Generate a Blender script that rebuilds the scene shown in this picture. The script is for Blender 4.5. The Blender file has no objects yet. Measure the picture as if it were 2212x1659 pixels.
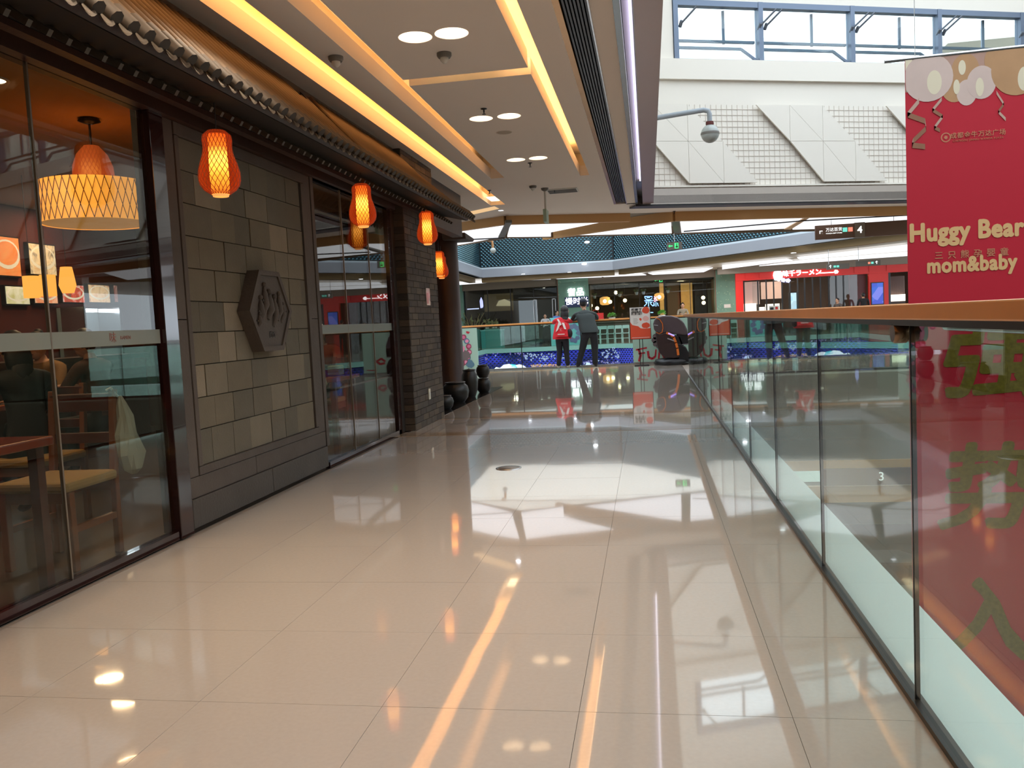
import bpy, math, random
import numpy as np
from mathutils import Vector, Matrix
random.seed(7)
C = bpy.context.scene.collection
SC = bpy.context.scene
PI = math.pi
# ---------------------------------------------------------------- camera
F, CX, CY, H = 1800.0, 1106.0, 829.5, 1.18
def _basis():
    r = lambda a, b: np.array([a - CX, b - CY, F])
    fw = r(1400, 683); fw /= np.linalg.norm(fw)
    up = np.cross(r(400, 733), fw); up /= np.linalg.norm(up)
    if up[1] > 0: up = -up
    rt = np.cross(fw, up); rt /= np.linalg.norm(rt)
    if rt[0] < 0: rt = -rt
    return np.array([rt, fw, up])
R = _basis()
CAM = np.array([0, 0, H])
def ray(px, py): return R @ np.array([px - CX, py - CY, F])
def onx(px, py, x): d = ray(px, py); return CAM + d * (x / d[0])
def ony(px, py, y): d = ray(px, py); return CAM + d * (y / d[1])
def onz(px, py, z): d = ray(px, py); return CAM + d * ((z - H) / d[2])
def onpl(px, py, p0, n):
    d = ray(px, py); t = np.dot(np.array(p0) - CAM, n) / np.dot(d, n); return CAM + d * t
cd = bpy.data.cameras.new('camera'); co = bpy.data.objects.new('camera', cd); C.objects.link(co)
cd.sensor_width = 36.0; cd.lens = F / 2212 * 36; cd.clip_start = 0.05; cd.clip_end = 300
r_, u_, b_ = R @ np.array([1, 0, 0]), R @ np.array([0, -1, 0]), R @ np.array([0, 0, -1])
co.matrix_world = Matrix(((r_[0], u_[0], b_[0], 0), (r_[1], u_[1], b_[1], 0), (r_[2], u_[2], b_[2], H), (0, 0, 0, 1)))
SC.camera = co
# ---------------------------------------------------------------- world, exposure
w = bpy.data.worlds.new('world'); SC.world = w; w.use_nodes = True
bg = w.node_tree.nodes['Background']
bg.inputs[0].default_value = (0.80, 0.90, 1.0, 1); bg.inputs[1].default_value = 2.5
SC.view_settings.view_transform = 'Standard'; SC.view_settings.look = 'None'
SC.view_settings.gamma = 1.0; SC.view_settings.use_curve_mapping = False
SC.view_settings.exposure = 0.46
SC.cycles.max_bounces = 9; SC.cycles.diffuse_bounces = 3; SC.cycles.glossy_bounces = 5
SC.cycles.transmission_bounces = 4; SC.cycles.transparent_max_bounces = 24
SC.cycles.caustics_reflective = False; SC.cycles.caustics_refractive = False
SC.cycles.sample_clamp_indirect = 4.0; SC.cycles.use_denoising = True

def alight(name, loc, size, energy, col, rot=(0, 0, 0), sizey=None, spread=None):
    l = bpy.data.lights.new(name, 'AREA'); l.energy = energy; l.color = col; l.size = size
    if sizey: l.shape = 'RECTANGLE'; l.size_y = sizey
    if spread: l.spread = spread
    o = bpy.data.objects.new(name, l); C.objects.link(o); o.location = loc; o.rotation_euler = rot
    return o
def plight(name, loc, energy, col, r=.05):
    l = bpy.data.lights.new(name, 'POINT'); l.energy = energy; l.color = col; l.shadow_soft_size = r
    o = bpy.data.objects.new(name, l); C.objects.link(o); o.location = loc; return o

# ---------------------------------------------------------------- materials
MATS = {}
def lin(c): return tuple(((v / 255) / 12.92 if v / 255 <= .04045 else ((v / 255 + .055) / 1.055) ** 2.4) for v in c)
def mat(name, col=(.5, .5, .5), rough=.5, metal=0., spec=.5, coat=0., emit=None, es=0., noise=0., nscale=8., bump=0., bscale=40., alpha=None, ior=None, rgb=None):
    if name in MATS: return MATS[name]
    m = bpy.data.materials.new(name); m.use_nodes = True; nt = m.node_tree; N = nt.nodes; L = nt.links
    p = N['Principled BSDF']
    if rgb: col = lin(rgb)
    p.inputs['Base Color'].default_value = (*col, 1); p.inputs['Roughness'].default_value = rough
    p.inputs['Metallic'].default_value = metal; p.inputs['Specular IOR Level'].default_value = spec
    if ior: p.inputs['IOR'].default_value = ior
    if coat: p.inputs['Coat Weight'].default_value = coat; p.inputs['Coat Roughness'].default_value = .03
    if emit: p.inputs['Emission Color'].default_value = (*emit, 1); p.inputs['Emission Strength'].default_value = es
    if alpha is not None: p.inputs['Alpha'].default_value = alpha
    if noise or bump:
        tc = N.new('ShaderNodeTexCoord'); nz = N.new('ShaderNodeTexNoise'); nz.inputs['Scale'].default_value = nscale; nz.inputs['Detail'].default_value = 5
        L.new(tc.outputs['Object'], nz.inputs['Vector'])
        if noise:
            mr = N.new('ShaderNodeMapRange'); mr.inputs[3].default_value = 1 - noise; mr.inputs[4].default_value = 1 + noise
            mx = N.new('ShaderNodeMix'); mx.data_type = 'RGBA'; mx.blend_type = 'MULTIPLY'; mx.inputs[0].default_value = 1
            L.new(nz.outputs['Fac'], mr.inputs[0]); mx.inputs[6].default_value = (*col, 1); L.new(mr.outputs[0], mx.inputs[7]); L.new(mx.outputs[2], p.inputs['Base Color'])
        if bump:
            n2 = N.new('ShaderNodeTexNoise'); n2.inputs['Scale'].default_value = bscale; n2.inputs['Detail'].default_value = 4
            L.new(tc.outputs['Object'], n2.inputs['Vector'])
            b = N.new('ShaderNodeBump'); b.inputs['Strength'].default_value = bump; b.inputs['Distance'].default_value = .01
            L.new(n2.outputs['Fac'], b.inputs['Height']); L.new(b.outputs[0], p.inputs['Normal'])
    MATS[name] = m; return m
def emis(name, col, s):
    if name in MATS: return MATS[name]
    m = bpy.data.materials.new(name); m.use_nodes = True; nt = m.node_tree; nt.nodes.clear()
    e = nt.nodes.new('ShaderNodeEmission'); e.inputs[0].default_value = (*col, 1); e.inputs[1].default_value = s
    o = nt.nodes.new('ShaderNodeOutputMaterial'); nt.links.new(e.outputs[0], o.inputs[0]); MATS[name] = m; return m
def glass(name, tint=(.93, .97, .95), ior=1.5, rough=0.0):
    if name in MATS: return MATS[name]
    m = bpy.data.materials.new(name); m.use_nodes = True; nt = m.node_tree; N = nt.nodes; L = nt.links; N.clear()
    t = N.new('ShaderNodeBsdfTransparent'); t.inputs[0].default_value = (*tint, 1)
    g = N.new('ShaderNodeBsdfGlossy'); g.inputs['Roughness'].default_value = rough
    geo = N.new('ShaderNodeNewGeometry'); mi = N.new('ShaderNodeMix'); mi.inputs[2].default_value = ior; mi.inputs[3].default_value = 1 / ior
    L.new(geo.outputs['Backfacing'], mi.inputs[0])
    f = N.new('ShaderNodeFresnel'); L.new(mi.outputs[0], f.inputs[0])
    x = N.new('ShaderNodeMixShader'); L.new(f.outputs[0], x.inputs[0]); L.new(t.outputs[0], x.inputs[1]); L.new(g.outputs[0], x.inputs[2])
    o = N.new('ShaderNodeOutputMaterial'); L.new(x.outputs[0], o.inputs[0]); MATS[name] = m; return m
def ramp_img(name, stops, scale, strength, kind='voronoi', emit_=True, dist=0.):
    """a flat print or screen: colours driven by a voronoi/noise pattern"""
    m = bpy.data.materials.new(name); m.use_nodes = True; nt = m.node_tree; N = nt.nodes; L = nt.links
    p = N['Principled BSDF']; tc = N.new('ShaderNodeTexCoord')
    if kind == 'voronoi':
        t = N.new('ShaderNodeTexVoronoi'); t.inputs['Scale'].default_value = scale; src = t.outputs['Color']
    else:
        t = N.new('ShaderNodeTexNoise'); t.inputs['Scale'].default_value = scale; t.inputs['Detail'].default_value = 3; t.inputs['Distortion'].default_value = dist; src = t.outputs['Fac']
    L.new(tc.outputs['Object'], t.inputs['Vector'])
    r = N.new('ShaderNodeValToRGB'); cr = r.color_ramp
    while len(cr.elements) < len(stops): cr.elements.new(.5)
    for e, (a, c) in zip(cr.elements, stops): e.position = a; e.color = (*lin(c), 1)
    L.new(src, r.inputs[0])
    L.new(r.outputs[0], p.inputs['Base Color'])
    if emit_: L.new(r.outputs[0], p.inputs['Emission Color']); p.inputs['Emission Strength'].default_value = strength
    p.inputs['Roughness'].default_value = .35
    MATS[name] = m; return m

# ---------------------------------------------------------------- mesh builder
def wloc(o):
    v = Vector((0, 0, 0))
    while o: v += o.location; o = o.parent
    return v
class MB:
    def __init__(s): s.v = []; s.f = []; s.m = []; s.s = []
    def add(s, vs, fs, mi=0, sm=False):
        n = len(s.v); s.v += [tuple(map(float, v)) for v in vs]
        for f in fs: s.f.append(tuple(i + n for i in f)); s.m.append(mi); s.s.append(sm)
        return s
    def box(s, x0, x1, y0, y1, z0, z1, mi=0):
        x0, x1 = min(x0, x1), max(x0, x1); y0, y1 = min(y0, y1), max(y0, y1); z0, z1 = min(z0, z1), max(z0, z1)
        return s.add([(x0, y0, z0), (x1, y0, z0), (x1, y1, z0), (x0, y1, z0), (x0, y0, z1), (x1, y0, z1), (x1, y1, z1), (x0, y1, z1)],
                     [(0, 3, 2, 1), (4, 5, 6, 7), (0, 1, 5, 4), (1, 2, 6, 5), (2, 3, 7, 6), (3, 0, 4, 7)], mi)
    def obox(s, p, q, wid, hei, up=(0, 0, 1), mi=0):
        """box bar from p to q"""
        p, q = Vector(p), Vector(q); d = (q - p).normalized(); u = Vector(up); a = d.cross(u)
        if a.length < 1e-4: a = Vector((1, 0, 0))
        a.normalize(); b = a.cross(d).normalized(); a = a * wid / 2; b = b * hei / 2
        vs = [p - a - b, p + a - b, p + a + b, p - a + b, q - a - b, q + a - b, q + a + b, q - a + b]
        return s.add(vs, [(0, 1, 2, 3), (7, 6, 5, 4), (0, 4, 5, 1), (1, 5, 6, 2), (2, 6, 7, 3), (3, 7, 4, 0)], mi)
    def prism(s, poly, ax, a, b, mi=0):
        n = len(poly); ar = sum(poly[i][0] * poly[(i + 1) % n][1] - poly[(i + 1) % n][0] * poly[i][1] for i in range(n))
        if ar < 0: poly = poly[::-1]
        def P(p, t): return {'x': (t, p[0], p[1]), 'y': (p[0], t, p[1]), 'z': (p[0], p[1], t)}[ax]
        if ax == 'y': a, b = b, a
        if (ax == 'y' and a < b) or (ax != 'y' and a > b): a, b = b, a
        vs = [P(p, a) for p in poly] + [P(p, b) for p in poly]
        fs = [tuple(range(n))[::-1], tuple(range(n, 2 * n))] + [(i, (i + 1) % n, n + (i + 1) % n, n + i) for i in range(n)]
        return s.add(vs, fs, mi)
    def slab(s, pts, off, mi=0):
        """3d polygon extruded by vector off"""
        n = len(pts); off = Vector(off); vs = [Vector(p) for p in pts]; vs += [v + off for v in vs]
        nr = Vector((0, 0, 0))
        for i in range(n): nr += vs[i].cross(vs[(i + 1) % n])
        fs = [tuple(range(n))[::-1], tuple(range(n, 2 * n))] + [(i, (i + 1) % n, n + (i + 1) % n, n + i) for i in range(n)]
        if nr.dot(off) < 0: fs = [f[::-1] for f in fs]
        return s.add(vs, fs, mi)
    def tube(s, pts, r, n=6, mi=0, sm=True, closed=False):
        pts = [Vector(p) for p in pts]; k = len(pts); rr = r if isinstance(r, (list, tuple)) else [r] * k
        vs = []; prev = None
        for i, p in enumerate(pts):
            a = pts[(i - 1) % k] if closed else pts[max(i - 1, 0)]; b = pts[(i + 1) % k] if closed else pts[min(i + 1, k - 1)]
            d = (b - a).normalized()
            if prev is None:
                u = d.cross(Vector((0, 0, 1)));
                if u.length < 1e-3: u = d.cross(Vector((1, 0, 0)))
            else: u = prev - d * prev.dot(d)
            u.normalize(); prev = u; v = d.cross(u)
            for j in range(n):
                t = 2 * PI * j / n; vs.append(p + (u * math.cos(t) + v * math.sin(t)) * rr[i])
        fs = []
        for i in range(k if closed else k - 1):
            for j in range(n):
                a, b = i * n + j, i * n + (j + 1) % n; c, d_ = ((i + 1) % k) * n + (j + 1) % n, ((i + 1) % k) * n + j
                fs.append((a, d_, c, b)[::-1])
        s.add(vs, fs, mi, sm)
        if not closed: s.add(vs[:n], [tuple(range(n))[::-1]], mi); s.add(vs[-n:], [tuple(range(n))], mi)
        return s
    def lathe(s, prof, c=(0, 0, 0), n=24, mi=0, sm=True, ax='z', cap=True):
        vs = []
        for r, z in prof:
            for j in range(n):
                t = 2 * PI * j / n; a, b = r * math.cos(t), r * math.sin(t)
                vs.append({'z': (c[0] + a, c[1] + b, c[2] + z), 'x': (c[0] + z, c[1] + a, c[2] + b), 'y': (c[0] + b, c[1] + z, c[2] + a)}[ax])
        fs = [(i * n + j, i * n + (j + 1) % n, (i + 1) * n + (j + 1) % n, (i + 1) * n + j) for i in range(len(prof) - 1) for j in range(n)]
        s.add(vs, fs, mi, sm)
        if cap:
            if prof[0][0] > 1e-5: s.add(vs[:n], [tuple(range(n))[::-1]], mi)
            if prof[-1][0] > 1e-5: s.add(vs[-n:], [tuple(range(n))], mi)
        return s
    def ball(s, c, r, n=12, mi=0, sc=(1, 1, 1)):
        pr = [(max(1e-6, math.sin(PI * i / (n // 2 + 2))) , -math.cos(PI * i / (n // 2 + 2))) for i in range(n // 2 + 3)]
        k0 = len(s.v); s.lathe([(a * r, b * r) for a, b in pr], (0, 0, 0), n, mi, True, cap=False)
        for i in range(k0, len(s.v)):
            v = s.v[i]; s.v[i] = (c[0] + v[0] * sc[0], c[1] + v[1] * sc[1], c[2] + v[2] * sc[2])
        return s
    def mesh(s, name, mats, org=(0, 0, 0)):
        me = bpy.data.meshes.new(name); me.from_pydata([(v[0] - org[0], v[1] - org[1], v[2] - org[2]) for v in s.v], [], s.f)
        for mm in (mats if isinstance(mats, (list, tuple)) else [mats]): me.materials.append(mm)
        me.polygons.foreach_set('material_index', s.m); me.polygons.foreach_set('use_smooth', s.s); me.update(); return me
    def build(s, name, mats, parent=None, bevel=0):
        me = s.mesh(name, mats, wloc(parent)); o = bpy.data.objects.new(name, me); C.objects.link(o)
        if parent: o.parent = parent
        if bevel:
            b = o.modifiers.new('bevel', 'BEVEL'); b.width = bevel; b.segments = 2; b.limit_method = 'ANGLE'
        return o
def tag(o, label=None, cat=None, group=None, kind=None):
    if label: o['label'] = label
    if cat: o['category'] = cat
    if group: o['group'] = group
    if kind: o['kind'] = kind
    return o
def empty(name, label, cat, loc=(0, 0, 0), rz=0, group=None, kind=None):
    o = bpy.data.objects.new(name, None); C.objects.link(o); o.location = loc; o.rotation_euler = (0, 0, rz); o.empty_display_size = .1
    return tag(o, label, cat, group, kind)
def struct(mb, name, mats, parent=None, bevel=0):
    o = mb.build(name, mats, parent, bevel)
    if not parent: o['kind'] = 'structure'
    return o
def dup(root, loc=None, rz=None, label=None, group=None):
    c = root.copy(); C.objects.link(c)
    if loc is not None: c.location = loc
    if rz is not None: c.rotation_euler = (0, 0, rz)
    if label: c['label'] = label
    if group: c['group'] = group
    for ch in list(root.children):
        d = ch.copy(); C.objects.link(d); d.parent = c
        for g in list(ch.children):
            e = g.copy(); C.objects.link(e); e.parent = d
    return c
def inst(name, me, parent, loc):
    o = bpy.data.objects.new(name, me); C.objects.link(o); o.parent = parent; o.location = Vector(loc) - wloc(parent); return o
def text(name, body, parent, loc, size, m, rot=(PI / 2, 0, 0), ext=.004, off=0., ax='CENTER', sx=1., shear=0., sp=1., fat=0.):
    c = bpy.data.curves.new(name, 'FONT'); c.body = body; c.size = size; c.extrude = ext; c.offset = off
    c.align_x = ax; c.align_y = 'CENTER'; c.shear = shear; c.space_character = sp; c.resolution_u = 3
    c.materials.append(m); tmp = bpy.data.objects.new(name, c); me = bpy.data.meshes.new_from_object(tmp); me.name = name
    bpy.data.objects.remove(tmp); bpy.data.curves.remove(c)
    if fat:
        vs = [tuple(v.co) for v in me.vertices]; fs = [tuple(p.vertices) for p in me.polygons]; mb = MB()
        for k in range(9):
            a = 2 * PI * k / 8; r = fat if k < 8 else 0; mb.add([(v[0] + r * math.cos(a), v[1] + r * math.sin(a), v[2] + k * .00004) for v in vs], fs)
        me = mb.mesh(name, m)
    o = bpy.data.objects.new(name, me); C.objects.link(o)
    if parent: o.parent = parent; o.location = Vector(loc) - wloc(parent)
    else: o.location = loc
    o.rotation_euler = rot; o.scale = (sx, 1, 1); return o

# ---------------------------------------------------------------- palette
gyps = mat('gypsum', rgb=(243, 232, 222), rough=.9, spec=.2)
white = mat('white_panel', rgb=(225, 222, 214), rough=.6)
cream = mat('cream_wall', rgb=(240, 234, 222), rough=.75)
brown = mat('bronze_trim', rgb=(212, 166, 108), rough=.4, metal=.1)
chrome = mat('brushed_steel', (.62, .63, .64), .22, 1.)
mirror = mat('mirror_metal', (.50, .46, .45), .16, 1.)
dark = mat('dark_metal', (.02, .02, .022), .35, .2)
black = mat('black_matte', (.012, .012, .012), .6)
alu = mat('grey_aluminium', rgb=(150, 155, 165), rough=.4, metal=.4)
winf = mat('window_frame_grey', rgb=(112, 126, 146), rough=.4, metal=.3)
stone = mat('slate_stone', rgb=(86, 77, 70), rough=.75, spec=.35, noise=.25, nscale=5, bump=.3, bscale=60)
stone2 = mat('slate_skirting', rgb=(74, 66, 60), rough=.6, noise=.25, nscale=4, bump=.3, bscale=50)
blk = [mat('block_%s' % n, rgb=c, rough=.85, noise=.14, nscale=7, bump=.35, bscale=70) for n, c in
       (('a', (108, 98, 80)), ('b', (118, 108, 90)), ('c', (101, 93, 78)), ('d', (134, 121, 101)), ('e', (95, 88, 74)))]
mort = mat('mortar', rgb=(70, 64, 52), rough=.95)
wood = mat('rail_wood', rgb=(238, 164, 92), rough=.4, noise=.12, nscale=3)
dkwood = mat('dark_wood', rgb=(58, 36, 28), rough=.45, noise=.25, nscale=4, bump=.15, bscale=30)
redwood = mat('red_brown_wood', rgb=(92, 38, 24), rough=.3, noise=.2, nscale=5)
chairwood = mat('chair_wood', rgb=(136, 76, 40), rough=.45, noise=.15, nscale=6)
cushion = mat('tan_cushion', rgb=(176, 142, 88), rough=.85, noise=.08, nscale=20)
lac = mat('lacquer_frame', rgb=(46, 26, 26), rough=.12, coat=.6)
roofm = mat('roof_tile', rgb=(62, 54, 47), rough=.7, noise=.2, nscale=9)
roofr = mat('roof_rib', rgb=(88, 68, 46), rough=.6, noise=.15, nscale=9)
green = glass('rail_glass', (.87, .94, .91), 1.62)
store_glass = glass('shop_glass', (.78, .79, .75), 1.46)
clear = glass('clear_glass', (.9, .94, .93))
frost = mat('frosted_band', rgb=(150, 156, 148), rough=.6, alpha=.62)
mint = mat('mint_panel', rgb=(176, 208, 190), rough=.35)
mintp = mat('mint_pattern', rgb=(118, 158, 140), rough=.6, noise=.18, nscale=3)
redp = mat('red_cladding', rgb=(222, 40, 32), rough=.4)
signbrown = mat('sign_brown', rgb=(116, 90, 74), rough=.45)
grey = mat('grey_plastic', rgb=(120, 116, 110), rough=.5)
white_sign = emis('sign_white', (1, .97, 1), 2.2)
black_t = mat('print_black', (.02, .02, .02), .6)
nav = mat('lattice_navy', rgb=(74, 110, 120), rough=.25, metal=.85)
# floor tile
def floor_mat():
    m = bpy.data.materials.new('polished_tile'); m.use_nodes = True; nt = m.node_tree; N = nt.nodes; L = nt.links; p = N['Principled BSDF']
    p.inputs['Roughness'].default_value = .045; p.inputs['IOR'].default_value = 1.62
    p.inputs['Coat Weight'].default_value = .35; p.inputs['Coat Roughness'].default_value = .015
    tc = N.new('ShaderNodeTexCoord'); nz = N.new('ShaderNodeTexNoise'); nz.inputs['Scale'].default_value = 60; nz.inputs['Detail'].default_value = 6
    L.new(tc.outputs['Object'], nz.inputs['Vector'])
    r = N.new('ShaderNodeValToRGB'); r.color_ramp.elements[0].position = .3; r.color_ramp.elements[0].color = (*lin((180, 167, 154)), 1)
    r.color_ramp.elements[1].position = .7; r.color_ramp.elements[1].color = (*lin((184, 171, 158)), 1)
    L.new(nz.outputs['Fac'], r.inputs[0]); L.new(r.outputs[0], p.inputs['Base Color'])
    n2 = N.new('ShaderNodeTexNoise'); n2.inputs['Scale'].default_value = 2.6; n2.inputs['Detail'].default_value = 1
    geo = N.new('ShaderNodeNewGeometry'); L.new(geo.outputs['Position'], n2.inputs['Vector'])
    b = N.new('ShaderNodeBump'); b.inputs['Strength'].default_value = .12; b.inputs['Distance'].default_value = .004
    L.new(n2.outputs['Fac'], b.inputs['Height']); L.new(b.outputs[0], p.inputs['Normal'])
    return m
tile_m = floor_mat()
tile_tan = mat('tan_tile', rgb=(158, 132, 106), rough=.06, ior=1.6, coat=.3)
grout = mat('grout', rgb=(140, 126, 112), rough=.5)
dkfloor = mat('dark_floor', rgb=(44, 40, 38), rough=.12)

# ================================================================ FLOORS
TS = .62
fl = MB(); fl.box(-2.8, .74, -6, 21.1, -.5, -.012); fl.box(.74, 12, 16.3, 21.1, -.5, -.012); fl.box(-12, -2.8, 13.2, 21.1, -.5, -.012)
floor = struct(fl, 'floor', grout)
tm = MB(); tm.box(.0007, TS - .0007, .0007, TS - .0007, -.012, 0); tme = tm.mesh('tile', tile_m)
tmt = tm.mesh('tile', tile_tan)
x0 = -2.73; y0 = 1.19
rest = MB(); bands = MB()
for j in range(-12, 34):
    for i in range(0, 6):
        x, y = x0 + i * TS, y0 + j * TS
        xe = min(x + TS, .738)
        if y > 20.9: continue
        tan_ = j in (12, 15)
        if 0 <= j < 30 and i < 5:
            o = inst('tile', tmt if tan_ and False else tme, floor, (x, y, random.uniform(-.0002, 0)))
            o.rotation_euler = (random.uniform(-3e-4, 3e-4), random.uniform(-3e-4, 3e-4), 0)
        else:
            rest.box(x + .0007, xe - .0007, y + .0007, min(y + TS, 21.08) - .0007, -.012, 0)
for i in range(6, 24):
    for j in range(25, 33):
        x, y = x0 + i * TS, y0 + j * TS; 
        if x + TS < 12 and y + TS < 21.3: rest.box(x + .0007, x + TS - .0007, max(16.3, y) + .0007, min(y + TS, 21.08) - .0007, -.012, 0)
for i in range(-14, 0):
    for j in range(20, 33):
        x, y = x0 + i * TS, y0 + j * TS
        if y + TS < 21.3: rest.box(x + .0007, x + TS - .0007, y + .0007, min(y + TS, 21.08) - .0007, -.012, 0)
ro = rest.build('tiling', tile_m, floor); ro['kind'] = 'stuff'
for (a, b) in ((8.72, 8.98), (10.25, 10.42)):
    MB().box(-2.79, .735, a, b, -.005, .0015).build('inlay_band', tile_tan, floor)
MB().box(-3.6, -2.72, 10.62, 15.3, -.01, .004).build('dark_inlay', dkfloor, floor)
# slab edge outside the glass
led = MB(); led.box(.78, 1.03, -6, 16.3, -.55, -.03); struct(led, 'trim_1', mat('white_ledge', rgb=(222, 230, 222), rough=.5))
sl = MB(); sl.box(.74, 12, 15.75, 16.3, -1.6, -.02); struct(sl, 'trim_2', mat('beige_fascia', rgb=(150, 142, 126), rough=.5))
MB_ = MB(); MB_.box(.74, 12, 15.70, 15.78, -1.78, -1.6); MB_.box(1.03, 12, 15.6, 15.7, -2.35, -2.05); struct(MB_, 'trim_3', brown)
# ================================================================ LOWER LEVELS
l3 = MB(); l3.box(-12, 14, 15.3, 23, -5.0, -4.6); l3.box(-12, 14, 38, 46, -5.0, -4.6); l3.box(-12, .7, -6, 15.3, -5.0, -4.6)
lower_floor = struct(l3, 'floor_2', mat('lower_tile', rgb=(150, 146, 136), rough=.12))
MB().prism([(2.2, 19.6), (12, 18.6), (12, 22.9), (1.5, 22.9)], 'z', -4.6, -4.59).build('dark_inlay', mat('dark_grey_tile', rgb=(66, 66, 70), rough=.1), lower_floor)
l2 = MB(); l2.box(-12, 14, -6, 46, -9.6, -9.2); struct(l2, 'floor_3', mat('basement_tile', rgb=(110, 106, 100), rough=.15))
lw = MB(); lw.box(-12, 14, 23, 23.2, -4.6, -2.3); lw.box(-12, 14, 46, 46.3, -9.2, -1.6); lw.box(-12, 14, 23, 23.2, -9.2, -5)
struct(lw, 'wall_lower', mat('lower_wall', rgb=(120, 116, 108), rough=.5))
lc = MB(); lc.box(1.03, 12, 15.8, 23, -2.0, -1.9); struct(lc, 'ceiling_2', emis('lower_ceiling_light', (.75, .95, .88), .75))
for k, (bx, by) in enumerate(((3.3, 18.6), (4.75, 18.3))):
    t = empty('planter_bench', ('dark faceted seat block on the level below, nearer the pane joint' if k == 0 else 'dark faceted seat block on the level below, partly behind the red banner'), 'seat', (bx, by, -4.6), 0, 'dark seat blocks on the lower level')
    MB().prism([(bx - .62, by), (bx - .35, by - .45), (bx + .35, by - .45), (bx + .62, by), (bx + .35, by + .45), (bx - .35, by + .45)], 'z', -4.6, -4.18).build('base', black, t)
    MB().prism([(bx - .66, by), (bx - .37, by - .48), (bx + .37, by - .48), (bx + .66, by), (bx + .37, by + .48), (bx - .37, by + .48)], 'z', -4.18, -4.12).build('seat_top', mat('charcoal_vinyl', (.03, .03, .033), .4), t)
s3 = empty('level_sign', 'brown sign on the lower level showing a white 3', 'sign', (4.0, 15.5, -1.9))
MB().box(3.0, 5.0, 15.5, 15.58, -2.02, -1.72).build('board', signbrown, s3)
text('numeral', '3', s3, (3.98, 15.49, -1.87), .22, emis('numeral_dim', (.9, .95, .9), .9))
struct(MB().box(12, 12.3, -6, 24, -9.2, 3.4), 'wall_right', mat('far_side_wall', rgb=(128, 120, 108), rough=.6))
struct(MB().box(-12.3, 14, -6.3, -6, -9.2, 10), 'wall_front', mat('back_wall', rgb=(120, 112, 100), rough=.8))  # added unseen wall, closes the space behind the camera against sky light

# ================================================================ CEILING OF THE CORRIDOR
ZC = 3.2
def rb(mb, a, b, c, d, z0=ZC, z1=ZC + .14): mb.box(a, b, c, d, z0, z1)
ce = MB()
rb(ce, -6.9, -2.58, -6, 14.2); rb(ce, -2.33, -2.09, -6, 14.2); rb(ce, -.74, -.53, -6, 14.2); rb(ce, -.30, -.15, -6, 15.3)
rb(ce, -2.09, -1.9, 11.62, 14.2)
def holes_panel(x0, x1, y0, y1, cs, r):
    """gypsum panel with round holes"""
    n = 28; cs = sorted(cs, key=lambda c: c[1]); m = MB(); ya = y0
    rows = {}
    for c in cs: rows.setdefault(round(c[1], 1), []).append(c)
    for key in sorted(rows):
        row = sorted(rows[key]); yc = sum(c[1] for c in row) / len(row); h = r + .005
        if yc - h > ya: m.box(x0, x1, ya, yc - h, ZC, ZC + .14)
        xa = x0
        for (cx, cy) in row:
            if cx - h > xa: m.box(xa, cx - h, yc - h, yc + h, ZC, ZC + .14)
            # square with hole, the square's outline sampled at the same angles
            outer, inner = [], []
            for k in range(n):
                t = 2 * PI * (k + .5) / n; c_, s_ = math.cos(t), math.sin(t); q = h / max(abs(c_), abs(s_))
                outer.append((cx + c_ * q, yc + s_ * q)); inner.append((cx + c_ * r, yc + s_ * r))
            for k in range(n):
                a, b, c2, d = outer[k], outer[(k + 1) % n], inner[(k + 1) % n], inner[k]
                m.add([(*a, ZC), (*b, ZC), (*c2, ZC), (*d, ZC)], [(0, 3, 2, 1)])
                m.add([(*d, ZC), (*c2, ZC), (*c2, ZC + .14), (*d, ZC + .14)], [(0, 1, 2, 3)], 0, True)
            m.box  # noqa
            m.add([(cx + sx * h, yc + sy * h, ZC) for sx, sy in ((-1, -1), (1, -1), (1, 1), (-1, 1))], [])
            xa = cx + h
        m.box(xa, x1, yc - h, yc + h, ZC, ZC + .14)
        ya = yc + h
    m.box(x0, x1, ya, y1, ZC, ZC + .14)
    return m
DL = [(-1.53, 5.81), (-1.27, 5.81), (-1.55, 8.24), (-1.27, 8.24), (-1.55, 10.44), (-1.27, 10.44)]
DLn = [(-1.53, 3.4), (-1.27, 3.4)]
ceiling = struct(ce, 'ceiling', gyps)
def sub(mb, n='panel'): return mb.build(n, gyps, ceiling)
sub(holes_panel(-1.9, -.87, -6, 6.75, DLn + DL[:2], .118)); sub(holes_panel(-1.9, -.87, 6.93, 14.2, DL[2:], .115))
m = MB(); rb(m, -.87, -.74, 11.95, 14.2); sub(m)
EDGE = [tuple(onz(*p, ZC)[:2]) for p in ((977, 484), (1092, 467), (1359, 461))]
T2 = [tuple(onz(*p, ZC)[:2]) for p in ((1175, 501), (1456, 458), (1951, 446))]
d2 = Vector((T2[2][0] - T2[1][0], T2[2][1] - T2[1][1])); T2e = (11.5, T2[1][1] + d2.y / d2.x * (11.5 - T2[1][0]))
EL = (-11.5, EDGE[0][1] + 1.6)
BA = Vector((-.15, 15.3, 0)); BB = Vector((4.76, 17.3, 0)); BD = (BB - BA).normalized(); BN = np.array([BD.y, -BD.x, 0])
def bp(s_, z=0): p = BA + BD * s_; return Vector((p.x, p.y, z))
BE = bp(12.6)
m = MB(); m.prism([(-11.5, 14.2), (-.53, 14.2), (-.53, 15.2), (-.15, 15.2), (-.15, 15.3), (BE.x, BE.y), T2e, T2[1], EDGE[2], EDGE[1], EDGE[0], EL], 'z', ZC, ZC + .14); sub(m)
m = MB(); rb(m, -11.5, -6.9, 11, 14.2); sub(m)
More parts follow.
